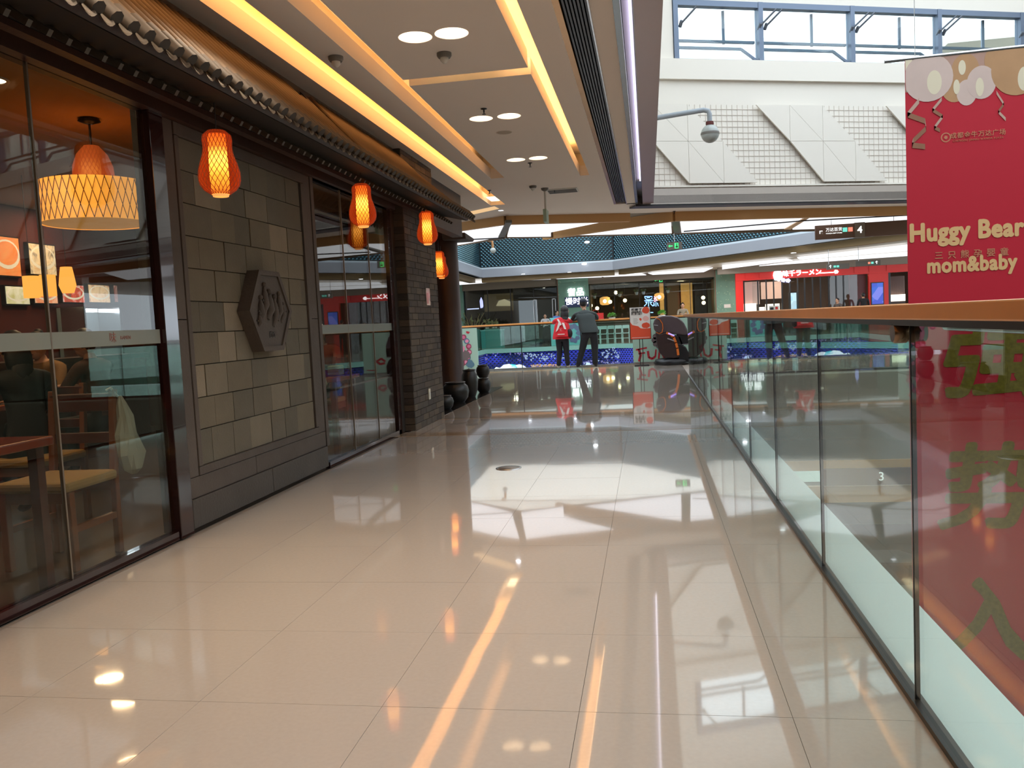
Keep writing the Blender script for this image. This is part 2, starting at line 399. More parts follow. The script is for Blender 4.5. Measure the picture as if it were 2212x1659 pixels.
# cove recess above every slot
cove_w = mat('cove_white', rgb=(240, 222, 190), rough=.9)
rc = MB()
def recess(a, b, c, d, h=.36):
    t = .02; z0, z1 = ZC + .14, ZC + .14 + h
    rc.box(a - .12, b + .12, c, d, z1, z1 + t); rc.box(a - .14, a - .12, c, d, z0, z1); rc.box(b + .12, b + .14, c, d, z0, z1)
    rc.box(a - .14, b + .14, d, d + t, z0, z1); rc.box(a - .14, b + .14, c - t, c, z0, z1)
recess(-2.58, -2.33, -6, 14.2, .22); recess(-2.09, -1.90, -6, 11.62, .16); recess(-.87, -.74, -6, 11.95, .16)
rc.box(-1.76, -1.01, 6.65, 7.05, ZC + .3, ZC + .32); rc.box(-1.76, -1.01, 6.63, 6.65, ZC + .14, ZC + .3); rc.box(-1.76, -1.01, 7.03, 7.05, ZC + .14, ZC + .3)
for (cx, cy) in DL + DLn: rc.lathe([(.15, 0), (.15, .02)], (cx, cy, ZC + .24), 20)
rc.build('recess', cove_w, ceiling)
struct(MB().box(-6.9, -.05, -6, 14.2, ZC + .62, ZC + .7), 'ceiling_3', white)
def cove(label, a, b, c, d, z, col, s):
    o = MB().box(a, b, c, d, z, z + .015).build('cove_light', emis('led_%.3f_%.3f' % (a, c), col, s)); tag(o, label, 'light', 'warm strip lights hidden in the ceiling slots'); return o
cove('warm strip light hidden in the wide yellow ceiling slot beside the shop wall', -2.66, -2.64, -5.8, 13.9, ZC + .16, (1, .52, .18), 15)
cove('second warm strip light in the wide slot, along its corridor side', -2.27, -2.25, -5.8, 13.0, ZC + .16, (1, .52, .18), 8)
cove('warm strip light in the narrow dim ceiling slot between shop and downlights', -2.17, -2.155, -5.8, 11.0, ZC + .16, (1, .56, .26), 7)
cove('warm strip light in the thin bright ceiling slot beside the dark grille', -.95, -.935, -5.8, 11.2, ZC + .16, (1, .58, .24), 24)
cove('short strip light in the slot that crosses the ceiling between downlight pairs', -1.74, -1.03, 6.66, 6.675, ZC + .16, (1, .8, .5), 60)
o = MB().slab([onz(*p, ZC - .004) for p in ((975, 466), (1068, 446), (1078, 451), (975, 474))], (0, 0, .003)).build('cove_light', emis('cove_far', (.85, .55, .28), .75)); tag(o, 'slanting warm strip of light in the ceiling beside the round column', 'light')
o = MB().box(-2.52, -2.38, 13.5, 13.95, ZC + .03, ZC + .04).build('ceiling_light', emis('warm_panel', (1, .8, .45), 3)); tag(o, 'small square warm light glowing at the far end of the wide ceiling slot', 'light')
# downlights
def downlight():
    t = empty('downlight', '', 'light'); 
    MB().lathe([(.125, -.0), (.128, .05), (.09, .06), (.06, .075)], (0, 0, ZC + .04), 28, cap=False).build('reflector', cove_w, t)
    MB().lathe([(.001, 0), (.05, 0), (.05, .01), (.001, .01)], (0, 0, ZC + .105), 20, cap=False).build('lamp', emis('downlight_lamp', (1, .78, .5), 24), t)
    return t
for (cx, cy) in DL + DLn + [(-1.53, .8), (-1.27, .8), (-2.0, 3.0), (-2.0, 4.3)]:
    l = alight('downlight_beam', (cx, cy, ZC + .13), .09, (8 if cy < 5 else 5), (1, .80, .58), spread=2.4); l.data.shape = 'DISK'
proto = downlight(); lab = ['recessed round downlight, near pair, shop side', 'recessed round downlight, near pair, brighter one on the atrium side', 'recessed round downlight, middle pair, shop side', 'recessed round downlight, middle pair, atrium side', 'recessed round downlight, far pair, shop side', 'recessed round downlight, far pair, atrium side']
for k, (cx, cy) in enumerate(DL):
    o = proto if k == 0 else dup(proto)
    o.location = (cx, cy, 0); tag(o, lab[k], 'light', 'paired ceiling downlights')
# linear grille
gr = empty('ceiling_grille', 'long dark linear air grille in the ceiling beside the atrium edge', 'vent', (-.42, 5, ZC))
MB().box(-.53, -.485, -6, 15.2, ZC - .0, ZC + .14).build('gold_edge', mat('gold_edge', rgb=(190, 134, 64), rough=.22, metal=.8), gr)
MB().box(-.31, -.30, -6, 15.25, ZC - .01, ZC + .14).build('steel_edge', chrome, gr)
MB().box(-.48, -.31, -6, 15.2, ZC + .12, ZC + .16).build('duct', black, gr)
sm_ = MB().box(-.007, .007, -10.6, 10.6, 0, .05).mesh('slat', mat('grille_slat', rgb=(30, 26, 24), rough=.35, metal=.3))
for k in range(7): inst('slat', sm_, gr, (-.468 + k * .0245, 4.6, ZC + .02))
for nm, x, z, wd, y0_, y1_, P in (('cove_a', -2.43, ZC + .33, .08, -5.5, 13.9, 14), ('cove_b', -1.96, ZC + .27, .03, -5.5, 11.3, 4), ('cove_c', -.775, ZC + .27, .03, -5.5, 11.6, 12)):
    alight(nm, (x, (y0_ + y1_) / 2, z), wd, P, (1, .54, .22) if nm == 'cove_a' else (1, .60, .28), (0, 0, 0), y1_ - y0_)
# edge of the opening: steel strip, led channel, pink metal soffit
tr = MB(); tr.box(-.15, -.105, -6, 15.3, ZC - .01, ZC + .2); tr.box(-.105, -.02, -6, 15.3, ZC + .12, ZC + .2); struct(tr, 'trim_4', mat('green_grey_metal', rgb=(132, 140, 142), rough=.25, metal=.7))
o = MB().box(-.052, -.034, -5.8, 13.2, ZC + .06, ZC + .09).build('edge_light', emis('cool_led', (.90, .86, 1), 2.2)); tag(o, 'long cool white light channel along the atrium edge of the ceiling', 'light')
struct(MB().box(-.1, -.03, -5.8, 13.4, ZC + .09, ZC + .12), 'trim_22', mat('violet_grey', rgb=(206, 198, 222), rough=.5))
tr = MB(); tr.box(-.02, .17, -6, 15.36, ZC - .01, ZC + .5); struct(tr, 'trim_5', mat('rose_metal', rgb=(170, 148, 142), rough=.3, metal=.35))
# ceiling fittings
def smoke(lbl, x, y):
    t = empty('smoke_detector', lbl, 'detector', (x, y, ZC), 0, 'ceiling smoke detectors')
    MB().lathe([(.055, 0), (.055, -.02), (.045, -.035)], (x, y, ZC), 20).build('base', grey, t)
    MB().lathe([(.032, -.035), (.032, -.055), (.012, -.075), (.001, -.078)], (x, y, ZC), 16).build('sensor', white, t)
smoke('round smoke detector just behind the near downlight pair', -1.42, 6.2)
smoke('small smoke detector between the two warm slots near the shop', -2.2, 6.03)
smoke('smoke detector beside the hanging sign pole', -1.62, 12.5)
def sprink(lbl, x, y):
    t = empty('sprinkler', lbl, 'sprinkler', (x, y, ZC), 0, 'ceiling sprinklers')
    MB().lathe([(.03, 0), (.03, -.006), (.008, -.01), (.008, -.035)], (x, y, ZC), 12).build('body', dark, t)
    MB().lathe([(.018, -.05), (.018, -.054)], (x, y, ZC), 12).build('deflector', dark, t)
    MB().box(x - .003, x + .003, y - .012, y + .012, ZC - .05, ZC - .033).build('frame', dark, t)
sprink('sprinkler head in front of the middle downlight pair', -1.45, 7.87); sprink('sprinkler head between the far downlight pair', -1.41, 10.7)
sprink('sprinkler head beside the rectangular ceiling diffuser', -1.35, 13.0); sprink('lone sprinkler head above the bronze ceiling beam', .58, 16.8)
sprink('sprinkler head beside the dim ceiling slot end', -2.3, 12.6)
t = empty('ceiling_speaker', 'flat round speaker flush in ceiling behind middle downlights', 'speaker', (-1.43, 8.9, ZC))
MB().lathe([(.08, 0), (.075, -.006)], (-1.43, 8.9, ZC), 24).build('grille', mat('speaker_grille', rgb=(196, 180, 160), rough=.8), t)
MB().lathe([(.09, .0), (.09, -.004), (.08, -.004)], (-1.43, 8.9, ZC), 24, cap=False).build('rim', gyps, t)
t = empty('air_diffuser', 'pale rectangular air diffuser in the far corridor ceiling', 'vent', (-1.2, 13.2, ZC))
MB().box(-1.48, -1.0, 12.95, 13.35, ZC - .012, ZC).build('frame', white, t)
sm2 = MB().box(-.22, .22, -.01, .01, -.006, 0).mesh('slat', grey)
for k in range(7): inst('slat', sm2, t, (-1.24, 13.0 + k * .05, ZC - .013))
t = empty('hanging_sign', 'slim hanging sign seen edge-on, on a white pole under the ceiling', 'sign', (-1.48, 12.8, ZC))
MB().lathe([(.06, 0), (.05, -.03), (.012, -.05)], (-1.48, 12.8, ZC), 16).build('ceiling_plate', grey, t)
MB().tube([(-1.48, 12.8, ZC - .03), (-1.48, 12.8, 2.86)], .016, 8).build('pole', white, t)
MB().box(-1.505, -1.455, 12.65, 12.95, 2.68, 2.87).build('sign_box', mat('pale_green', rgb=(170, 196, 176), rough=.4), t)
def spot(lbl, p, r=.045, col=(.85, .9, 1), s=14):
    t = empty('spotlight', lbl, 'light', p, 0, 'small cool recessed spotlights')
    MB().lathe([(r, 0), (r + .012, 0), (r + .012, -.006), (r, -.006)], p, 18, cap=False).build('rim', white, t)
    MB().lathe([(.001, -.004), (r, -.004), (r, -.002), (.001, -.002)], p, 18, cap=False).build('lamp', emis('cool_spot', col, s), t)
spot('small cool white spotlight at the end of the wide ceiling slot', (-2.53, 14.9, ZC)); spot('small cool white spotlight below the atrium mirror beam', (2.48, 16.95, ZC), .06)

# ================================================================ LUMINOUS CEILING OF THE CROSS CORRIDOR
def bar(name, pts, z0, z1, wd, m_):
    mb = MB()
    for a, b in zip(pts[:-1], pts[1:]): mb.obox((a[0], a[1], (z0 + z1) / 2), (b[0], b[1], (z0 + z1) / 2), wd, z1 - z0)
    return struct(mb, name, m_)
bar('trim_6', [EL] + EDGE, ZC - .16, ZC + .02, .12, brown); bar('trim_7', T2 + [T2e], ZC - .18, ZC + .02, .12, brown)
lum = emis('luminous_panel', (.93, .95, 1), 1.05)
ZL = 3.06
LP = [('white light panel above the red lantern column, leftmost of the cross corridor ceiling', [(700, 560), (1090, 484), (1082, 512), (700, 585)]),
      ('white light panel below the first bronze ceiling beam', [(1104, 483), (1305, 479), (1190, 502), (1190, 511), (1096, 512)]),
      ('narrow white light panel below the slanting bronze beam', [(1215, 509), (1449, 478), (1451, 504)]),
      ('white light panel right of the green-lit ceiling bracket', [(1469, 476), (1735, 472), (1697, 494), (1472, 503)]),
      ('white light panel above the brown level 4 sign', [(1748, 472), (2250, 455), (2250, 482), (1712, 496)])]
for k, (lb, pp) in enumerate(LP):
    pts = [onz(*p, ZL) for p in pp]
    o = MB().slab(pts, (0, 0, .03)).build('ceiling_lamp', lum); tag(o, lb, 'light', 'luminous ceiling panels over the cross corridor')
BACK = [tuple(onz(*p, ZL)[:2]) for p in ((700, 575), (1095, 513), (1200, 511), (1470, 504), (1760, 498), (2250, 480))]
pl = [EL] + EDGE + [T2[1], T2e] + [(11.6, BACK[-1][1])] + BACK[::-1] + [(-11.6, BACK[0][1] + 1)]
struct(MB().prism(pl, 'z', ZC + .02, ZC + .3), 'ceiling_4', mat('ceiling_grey', rgb=(140, 132, 120), rough=.7))
bar('trim_8', [(-11.6, BACK[0][1] + 1)] + BACK, ZL - .02, ZC + .3, .05, mat('edge_brown', rgb=(104, 84, 62), rough=.5))
bracket_m = mat('bracket_grey', rgb=(98, 96, 84), rough=.4)
for k, pp in enumerate(([(1092, 481), (1106, 481), (1090, 513), (1076, 513)], [(1450, 476), (1468, 476), (1470, 504), (1456, 504)], [(1738, 471), (1750, 470), (1708, 496), (1694, 496)])):
    struct(MB().slab([onz(*p, ZL - .02) for p in pp], (0, 0, .05)), 'trim_%d' % (9 + k), [bracket_m, bracket_m, brown][k])
mb = MB(); q = [onz(*p, ZL - .03) for p in ((1477, 500), (1732, 477), (1960, 465))]
mb.tube(q, .015, 6); q = [onz(*p, ZL - .03) for p in ((860, 540), (977, 519), (1090, 514))]; mb.tube(q, .015, 6); struct(mb, 'trim_12', dark)

# ================================================================ ATRIUM UPPER WALL WITH WINDOWS
def wp(px, py, out=0.):
    p = onpl(px, py, tuple(BA), BN); v = Vector(p) - BA; return v.dot(BD), p[2]
def wbox(mb, s0, s1, z0, z1, d0, d1, mi=0):
    """box in wall coordinates; d = distance out of the wall towards the atrium"""
    n = Vector(tuple(BN)); vs = []
    for z in (z0, z1):
        for s_, d in ((s0, d0), (s1, d0), (s1, d1), (s0, d1)): p = bp(s_, z) + n * d; vs.append(p)
    c = [(0, 1, 2, 3), (7, 6, 5, 4), (0, 4, 5, 1), (1, 5, 6, 2), (2, 6, 7, 3), (3, 7, 4, 0)]
    mb.add(vs, c, mi)
SB, ST_ = 3.47, 8.0
w_ = lambda px, py: wp(px, py)
zp0 = w_(1600, 400)[1]; zp1 = w_(1600, 227)[1]; zw0 = w_(1700, 134)[1]; zw1 = w_(1700, 20)[1]; zl = w_(1600, 175)[1]
s_l = w_(1460, 100)[0]; bays = [s_l] + [w_(p, 60)[0] for p in (1642, 1840)]
bw = bays[2] - bays[1]
while bays[-1] < 10.5: bays.append(bays[-1] + bw)
wa = MB(); wbox(wa, -.5, 12.6, SB, zw0, 0, -.3); wbox(wa, -.5, s_l - .05, zw0, zw1 + .1, 0, -.3); wbox(wa, -.5, 12.6, zw1 + .1, ST_, 0, -.3); wbox(wa, bays[-1], 12.6, zw0, zw1 + .1, 0, -.3)
wall_at = struct(wa, 'wall_atrium', cream)
lg = MB(); wbox(lg, .05, 12.6, zl, zw0, .0, .07); wbox(lg, .05, 12.6, SB, zp0, 0, .06); lg.build('ledge', cream, wall_at)
gridm = MB()
s = .05
while s < 12.5:
    wbox(gridm, s, s + .008, zp0, zp1, .002, .008); s += .105
z = zp0
while z < zp1: wbox(gridm, .05, 12.5, z, z + .008, .002, .008); z += .105
go = gridm.build('grid_lines', mat('grid_line', rgb=(218, 208, 196), rough=.8), wall_at); go['kind'] = 'stuff'
sA = w_(1628, 228)[0]; sB = w_(1700, 228)[0]; cw = sB - sA; zm = w_(1700, 307)[1]
panm = mat('triangular_panel', rgb=(238, 232, 220), rough=.5)
def tri(pts3):
    n = Vector(tuple(BN)); cen = sum((Vector(p) for p in pts3), Vector()) / 3
    pts = [cen + (Vector(p) - cen) * .988 for p in pts3]
    MB().slab([p + n * .055 for p in pts], n * .03).build('panel', panm, wall_at)
for k in range(-2, 4):
    for row, (za, zb) in enumerate(((zp1 - .01, zm), (zm, zp0 + .03))):
        b = sA + (k * 4 + row) * cw
        S = lambda i, z_: bp(max(.06, min(12.4, b + i * cw)), z_)
        T = [((0, za), (1, za), (1, zb)), ((1, za), (2, za), (2, zb)), ((1, za), (2, zb), (1, zb)), ((2, za), (3, zb), (2, zb))]
        for t3 in T:
            if b + max(i for i, _ in t3) * cw < .3 or b + min(i for i, _ in t3) * cw > 12: continue
            tri([S(i, z_) for i, z_ in t3])
# the polished beam at the atrium end
mb = MB(); wbox(mb, 0, 12.6, ZC - .02, SB, .0, -.3); struct(mb, 'trim_13', mirror)
mb = MB(); wbox(mb, 0, 12.6, ZC - .05, ZC - .02, .02, -.3); struct(mb, 'trim_14', dark)
# windows
for k in range(len(bays) - 1):
    a, b = bays[k], bays[k + 1]
    wn = empty('window_%d' % (k + 1), None, None, tuple(bp(a, zw0)), 0, None, 'structure')
    fr = MB(); wbox(fr, a - .04, a + .05, zw0, zw1 + .1, .03, -.12); wbox(fr, a, b, zw1, zw1 + .1, .02, -.12); wbox(fr, a, b, zw0, zw0 + .02, .02, -.12)
    if k == len(bays) - 2: wbox(fr, b - .05, b + .05, zw0, zw1 + .1, .03, -.12)
    fr.build('frame', winf, wn)
    gp = MB(); wbox(gp, a + .05, b - .04, zw0 + .02, zw1, -.05, -.058); gp.build('pane', clear, wn)
    sa = MB(); zt = zw0 + .36; n = Vector(tuple(BN))
    for (s0, z0_, s1, z1_) in ((a + .08, zt, b - .08, zt), (a + .08, zt - .12, b - .35, zt - .12)):
        sa.obox(bp(s0, z0_) + n * -.09, bp(s1, z1_) + n * -.09, .05, .045)
    sa.obox(bp(b - .35, zt - .12) + n * -.09, bp(b - .06, zw0 + .03) + n * -.06, .05, .04)
    sa.obox(bp(a + (b - a) * .62, zt) + n * -.2, bp(a + (b - a) * .62, zw1) + n * -.2, .05, .05)
    so_ = sa.build('sash', winf, wn)
    for sd in (a + .1, b - .02):
        ac = MB(); ac.tube([bp(sd, zw0 + .62) + n * .03, bp(sd + .22, zw0 + .86) + n * .25], .018, 6); ac.box
        ac.tube([bp(sd, zw0 + .58) + n * -.02, bp(sd, zw0 + .66) + n * .06], .035, 6); ac.build('actuator', mat('actuator_grey', rgb=(120, 128, 140), rough=.35, metal=.5), so_)
# unseen atrium roof, beamed skylight added and widened for daylight; other upper walls
up = MB(); up.box(-.05, .16, -6, 15.4, ZC + .5, ST_); struct(up, 'wall_left_upper', cream)
up = MB(); up.box(12, 12.3, -6, 21, 3.4, ST_); struct(up, 'wall_right_upper', cream)
rf = MB(); rf.box(-.3, .5, -6, 15.3, ST_, ST_ + .3); rf.box(10.5, 12.3, -6, 19.5, ST_, ST_ + .3); rf.prism([(.5, 15.0), (10.5, 18.8), (10.5, 19.6), (.5, 15.55)], 'z', ST_, ST_ + .3)
roof = struct(rf, 'ceiling_5', white)
for k in range(8):
    MB().box(.5, 10.5, -5.6 + k * 2.5, -5.45 + k * 2.5, ST_, ST_ + .3).build('roof_beam', winf, roof)
# ================================================================ GLASS BALUSTRADE
bal = empty('glass_balustrade', 'frameless glass balustrade with a wooden handrail along the corridor', 'railing', (.74, 5, 0))
js = [-5.5, -4.2, -2.9, -1.5, -.15, 1.2, 2.53, 3.86, 5.22, 6.56, 7.9, 9.25, 10.6, 11.95, 13.3, 14.65, 16.25]
for a, b in zip(js[:-1], js[1:]):
    MB().box(.734, .746, a + .004, b - .004, .0, 1.12).build('glass_pane', green, bal)
for a in js[5:-1]: MB().box(.733, .747, a - .004, a + .004, .0, 1.12).build('joint', dark, bal)
MB().box(.66, .82, -5.5, 16.3, 1.137, 1.178).build('handrail', wood, bal, .004)
MB().box(.70, .78, -5.5, 16.28, 1.118, 1.137).build('rail_channel', mat('rail_channel', rgb=(84, 70, 60), rough=.3, metal=.7), bal)
MB().box(.722, .76, -5.5, 16.3, -.012, .018).build('base_channel', mat('base_channel', rgb=(58, 58, 56), rough=.35, metal=.6), bal)
b2 = empty('glass_balustrade', 'glass balustrade along the near edge of the cross corridor, beyond the corner', 'railing', (4, 16.27, 0))
for k in range(8): MB().box(.76 + k * 1.35, .76 + k * 1.35 + 1.34, 16.264, 16.276, 0, 1.12).build('glass_pane', green, b2)
MB().box(.82, 11.9, 16.2, 16.34, 1.137, 1.178).build('handrail', wood, b2)
MB().box(.76, 11.9, 16.25, 16.29, -.012, .018).build('base_channel', dark, b2)
t = empty('steel_tube', 'steel tube with bronze end cap clamped under the handrail', 'pipe', (.75, 2.4, 1.1))
MB().lathe([(.026, 0), (.03, .006), (.03, .036), (.024, .042)], (.70, 2.58, 1.095), 24, ax='x').build('end_cap', mat('bronze_cap', rgb=(150, 118, 92), rough=.25, metal=.8), t)
MB().lathe([(.027, 0), (.027, .04)], (.75, 2.58, 1.095), 20, ax='x').build('clamp', dark, t)
MB().tube([(.84, 2.56, 1.108), (.80, -5.4, 1.108)], .011, 10).build('tube', chrome, t)
# floor access cover
t = empty('floor_cover', 'round steel access cover set in the polished floor', 'cover', (-1.17, 6.64, 0))
MB().lathe([(.105, .0), (.105, .003), (.09, .003)], (-1.17, 6.64, .0), 32, cap=False).build('rim', chrome, t)
MB().lathe([(.088, 0), (.088, .0025), (.001, .0025)], (-1.17, 6.64, .0), 32).build('lid', mat('cover_grey', rgb=(140, 134, 126), rough=.4, metal=.6), t)
MB().box(-1.19, -1.15, 6.60, 6.62, .0025, .004).build('lift_slot', dark, t)
# ================================================================ RESTAURANT FRONT (x = -2.8)
XS = -2.8
wl = MB(); wl.box(-2.98, XS - .02, -6, 12.9, 2.56, ZC); wl.box(-2.98, XS - .02, 4.62, 6.8, 0, 2.56); wl.box(-3.9, -3.6, 10.6, 13.0, 0, ZC); wl.box(-6.9, -3.6, 12.9, 13.1, 0, ZC)
wl.box(-2.95, -2.80, 8.98, 9.2, 0, 2.56)
wall_left = struct(wl, 'wall_left', mat('front_dark', rgb=(50, 42, 36), rough=.6, noise=.15))
# stone surround: joined slabs, each a part
def slabp(y0, y1, z0, z1, d=.0, m_=stone, n='stone_slab'):
    MB().box(XS - .03, XS + .012 + d, y0 + .003, y1 - .003, z0 + .002, z1 - .002).build(n, m_, wall_left, .003)
for a, b in ((4.62, 5.72), (5.72, 6.80)): slabp(a, b, 0.02, .20, .012, stone2)
for a, b in ((4.62, 5.5), (5.5, 6.80)): slabp(a, b, .20, .33)
for a, b in ((4.62, 5.6), (5.6, 6.80)): slabp(a, b, 2.50, 2.62)
for z0, z1 in ((.33, 1.3), (1.3, 2.5)): slabp(4.62, 4.74, z0, z1); slabp(6.66, 6.80, z0, z1)
slabp(4.74, 6.66, .33, .385, .006); slabp(4.74, 6.66, 2.42, 2.50, .006)
slabp(4.74, 4.79, .385, 2.42, .006); slabp(6.60, 6.66, .385, 2.42, .006)
MB().box(XS - .03, XS - .016, 4.79, 6.60, .385, 2.42).build('mortar_bed', mort, wall_left)
# hand-cut blocks
zr = [.385, .41 + .2, .81, 1.015, 1.22, 1.415, 1.62, 1.82, 2.02, 2.22, 2.42]
rg = random.Random(11)
for r_i, (za, zb) in enumerate(zip(zr[:-1], zr[1:])):
    y = 4.79 - (0 if r_i % 2 else .13)
    while y < 6.60:
        wd = rg.uniform(.22, .36); ya, yb = max(y, 4.79), min(y + wd, 6.60)
        if 6.60 - yb < .07: yb = 6.60
        if yb - ya > .03:
            d = rg.uniform(-.002, .004); m_ = blk[rg.choices(range(5), (4, 3, 4, 1.4, 3))[0]]
            MB().box(XS - .02, XS + d, ya + .003, yb - .003, za + .003, zb - .003).build('block', m_, wall_left)
        y = yb if yb < 6.60 else 9
# hexagon plaque
hx = empty('wall_plaque', 'carved hexagonal stone plaque mounted on the block wall', 'plaque', (XS, 5.74, 1.36))
def hexp(k, x): return [(5.74 + a * k, 1.355 + b * k) for a, b in ((-.16, .29), (.16, .29), (.345, .0), (.16, -.29), (-.16, -.29), (-.345, .0))]
MB().prism(hexp(1, 0), 'x', XS - .0, XS + .085).build('body', stone, hx, .004)
o1, o2 = hexp(1, 0), hexp(.88, 0)
rimb = MB()
for k in range(6):
    a, b, c, d = o1[k], o1[(k + 1) % 6], o2[(k + 1) % 6], o2[k]; rimb.prism([a, b, c, d], 'x', XS + .085, XS + .098)
rimb.build('rim', stone, hx)
rg2 = random.Random(3); rel = MB()
for (yy, zz, hh, rr) in ((-.17, .02, .19, .028), (-.10, .10, .22, .03), (-.03, .06, .2, .035), (.05, .02, .22, .03), (.13, .05, .2, .028), (.19, .0, .14, .022), (-.2, -.06, .1, .02)):
    y, z = 5.74 + yy, 1.355 + zz
    rel.tube([(XS + .082, y - .02, z - hh * .6), (XS + .092, y + rr * .4, z - hh * .25), (XS + .095, y, z + hh * .1), (XS + .09, y + .01, z + hh * .32)], [rr * .5, rr, rr * .8, rr * .3], 8)
    rel.ball((XS + .095, y + .008, z + hh * .4), rr * .62, 8); rel.tube([(XS + .088, y - .03, z - hh * .1), (XS + .096, y + .03, z - hh * .2), (XS + .09, y + .07, z - hh * .02)], rr * .35, 6)
rel.build('carved_relief', stone, hx)
text('carved_word', '拉面', hx, (XS + .086, 5.74, 1.18), .05, stone2, (PI / 2, 0, PI / 2), .003)
# shop window 1
def shopwindow(n, ys, ztop, zs=.05):
    wn = empty('window_%d' % n, None, None, (XS, ys[0], 0), 0, None, 'structure')
    for a, b in zip(ys[:-1], ys[1:]):
        MB().box(XS - .015, XS - .003, a + .004, b - .004, zs, ztop).build('pane', store_glass, wn)
        MB().box(XS - .001, XS + .001, a + .004, b - .004, 1.165, 1.245).build('frosted_band', frost, wn)
    for a in ys[1:-1]: MB().box(XS - .016, XS + .002, a - .005, a + .005, zs, ztop).build('silicone_joint', mat('joint_grey', rgb=(110, 98, 84), rough=.3), wn)
    MB().box(XS - .04, XS + .02, ys[0], ys[-1], 0, zs).build('sill', lac, wn)
    return wn
win1 = shopwindow(21, [-6, -4.4, -2.8, -1.2, .4, 2.0, 3.56, 4.46], 2.50)
MB().box(XS - .05, XS + .03, 4.47, 4.61, 0, 2.56).build('post', lac, win1, .004)
text('band_print', '味', win1, (XS + .002, 4.02, 1.205), .06, mat('faded_red', rgb=(134, 84, 74), rough=.7), (PI / 2, 0, PI / 2), .0005)
text('band_print', 'RAMEN', win1, (XS + .002, 4.13, 1.205), .028, MATS['faded_red'], (PI / 2, 0, PI / 2), .0005)
win2 = shopwindow(22, [6.84, 7.55, 8.28, 8.98], 2.52)
MB().box(XS - .06, XS + .02, 6.80, 6.86, 0.2, 2.55).build('jamb', stone, win2); MB().box(XS - .08, XS + .02, 8.9, 9.02, 0, 2.55).build('jamb', lac, win2)
MB().box(XS - .08, XS + .02, 6.8, 9.0, 2.50, 2.58).build('head_rail', lac, win2)
# dark beam above the glass, soffit boards below the eaves
be = MB(); be.box(-2.86, -2.74, -6, 9.1, 2.50, 2.62); struct(be, 'trim_15', dkwood)
# brick pier with individual bricks
PX = -2.68
pier = empty('brick_pier', 'dark brick pier at the end of the shop front', 'pier', (PX, 9.9, 0))
MB().box(-2.98, PX - .012, 9.22, 10.58, 0, ZC).build('core', mort, pier)
bm = [mat('brick_%d' % k, rgb=c, rough=.8, noise=.2, nscale=12, bump=.3, bscale=80) for k, c in enumerate(((74, 63, 54), (82, 70, 60), (66, 56, 50), (90, 76, 62)))]
z, r_i, cnt = .0, 0, 0
far_b = MB()
while z < ZC - .03:
    zt = min(z + .074, ZC); y = 9.22 - (.12 if r_i % 2 else 0)
    while y < 10.58:
        ya, yb = max(y, 9.22), min(y + .24, 10.58)
        if yb - ya > .02:
            bx = (PX - .02, PX + rg.uniform(-.002, .002), ya + .003, yb - .003, z + .003, zt - .002)
            MB().box(*bx).build('brick', rg.choice(bm), pier); cnt += 1
        y += .24
    if cnt < 290:
        xa = -2.98 + (.0 if r_i % 2 else .12)
        MB().box(xa if xa > -2.95 else -2.98, PX - .003, 9.205, 9.23, z + .003, zt - .002).build('brick', rg.choice(bm), pier); cnt += 1
    z += .075; r_i += 1
print('bricks', cnt)
t = empty('notice_plate', 'small glossy red and white notice fixed on the brick pier', 'sign', (PX, 10.05, 1.55))
MB().box(PX + .002, PX + .010, 9.97, 10.14, 1.45, 1.66).build('plate', mat('notice_white', rgb=(214, 196, 190), rough=.08, coat=1), t)
MB().box(PX + .010, PX + .0112, 9.98, 10.06, 1.47, 1.60).build('print', mat('notice_red', rgb=(196, 120, 112), rough=.2), t)
t = empty('switch_plate', 'pale switch plate low on the brick pier', 'switch', (PX, 9.86, .36))
MB().box(PX + .002, PX + .012, 9.82, 9.90, .30, .43).build('plate', mat('ivory', rgb=(220, 212, 190), rough=.3), t)
MB().box(PX + .012, PX + .016, 9.845, 9.875, .34, .39).build('rocker', white, t)
# ---- eaves
ev = empty('tiled_eaves', 'dark tiled eaves with projecting rafters over the shop front', 'eaves', (-2.5, 6, 2.6))
EY0, EY1 = .2, 10.75
xt, zt_ = -2.20, 2.575; xw, zw_ = -2.76, 3.155
MB().slab([(xt - .02, EY0, zt_ - .03), (xt - .02, EY1 - .15, zt_ - .03), (xw - .06, 9.25, zw_ - .05), (xw - .06, EY0, zw_ - .05)], (-.02, 0, -.03)).build('roof_board', dkwood, ev)
MB().slab([(xt - .05, EY0, zt_ - .045), (xt - .05, EY1 - .15, zt_ - .045), (-2.75, EY1 - .9, 2.60), (-2.75, EY0, 2.60)], (0, 0, -.015)).build('soffit_board', mat('soffit_dark', rgb=(34, 27, 22), rough=.7), ev)
pitch = .118
rib = MB(); dirv = Vector((xw - xt, 0, zw_ - zt_))
rib.tube([(0, 0, 0), tuple(dirv * .5), tuple(dirv)], .026, 7); ribm = rib.mesh('roof_rib', roofr)
short = MB(); short.tube([(0, 0, 0), tuple(dirv * .8)], .026, 7); shortm = short.mesh('roof_rib', roofr)
tip = MB(); n6 = 7
tip.tube([(.035, 0, -.03), (-.05, 0, .055)], .036, 8); tipm = tip.mesh('eave_tile', roofm)
pan = MB(); vs = []
for k in range(6):
    t_ = -1 + 2 * k / 5; vs += [(.03, t_ * .045, -.045 - .022 * (1 - t_ * t_)), (-.05, t_ * .045, .035 - .022 * (1 - t_ * t_))]
pan.add(vs, [(2 * k, 2 * k + 1, 2 * k + 3, 2 * k + 2) for k in range(5)]); pan.add([(v[0] + .005, v[1], v[2] - .012) for v in vs], [(2 * k, 2 * k + 2, 2 * k + 3, 2 * k + 1) for k in range(5)])
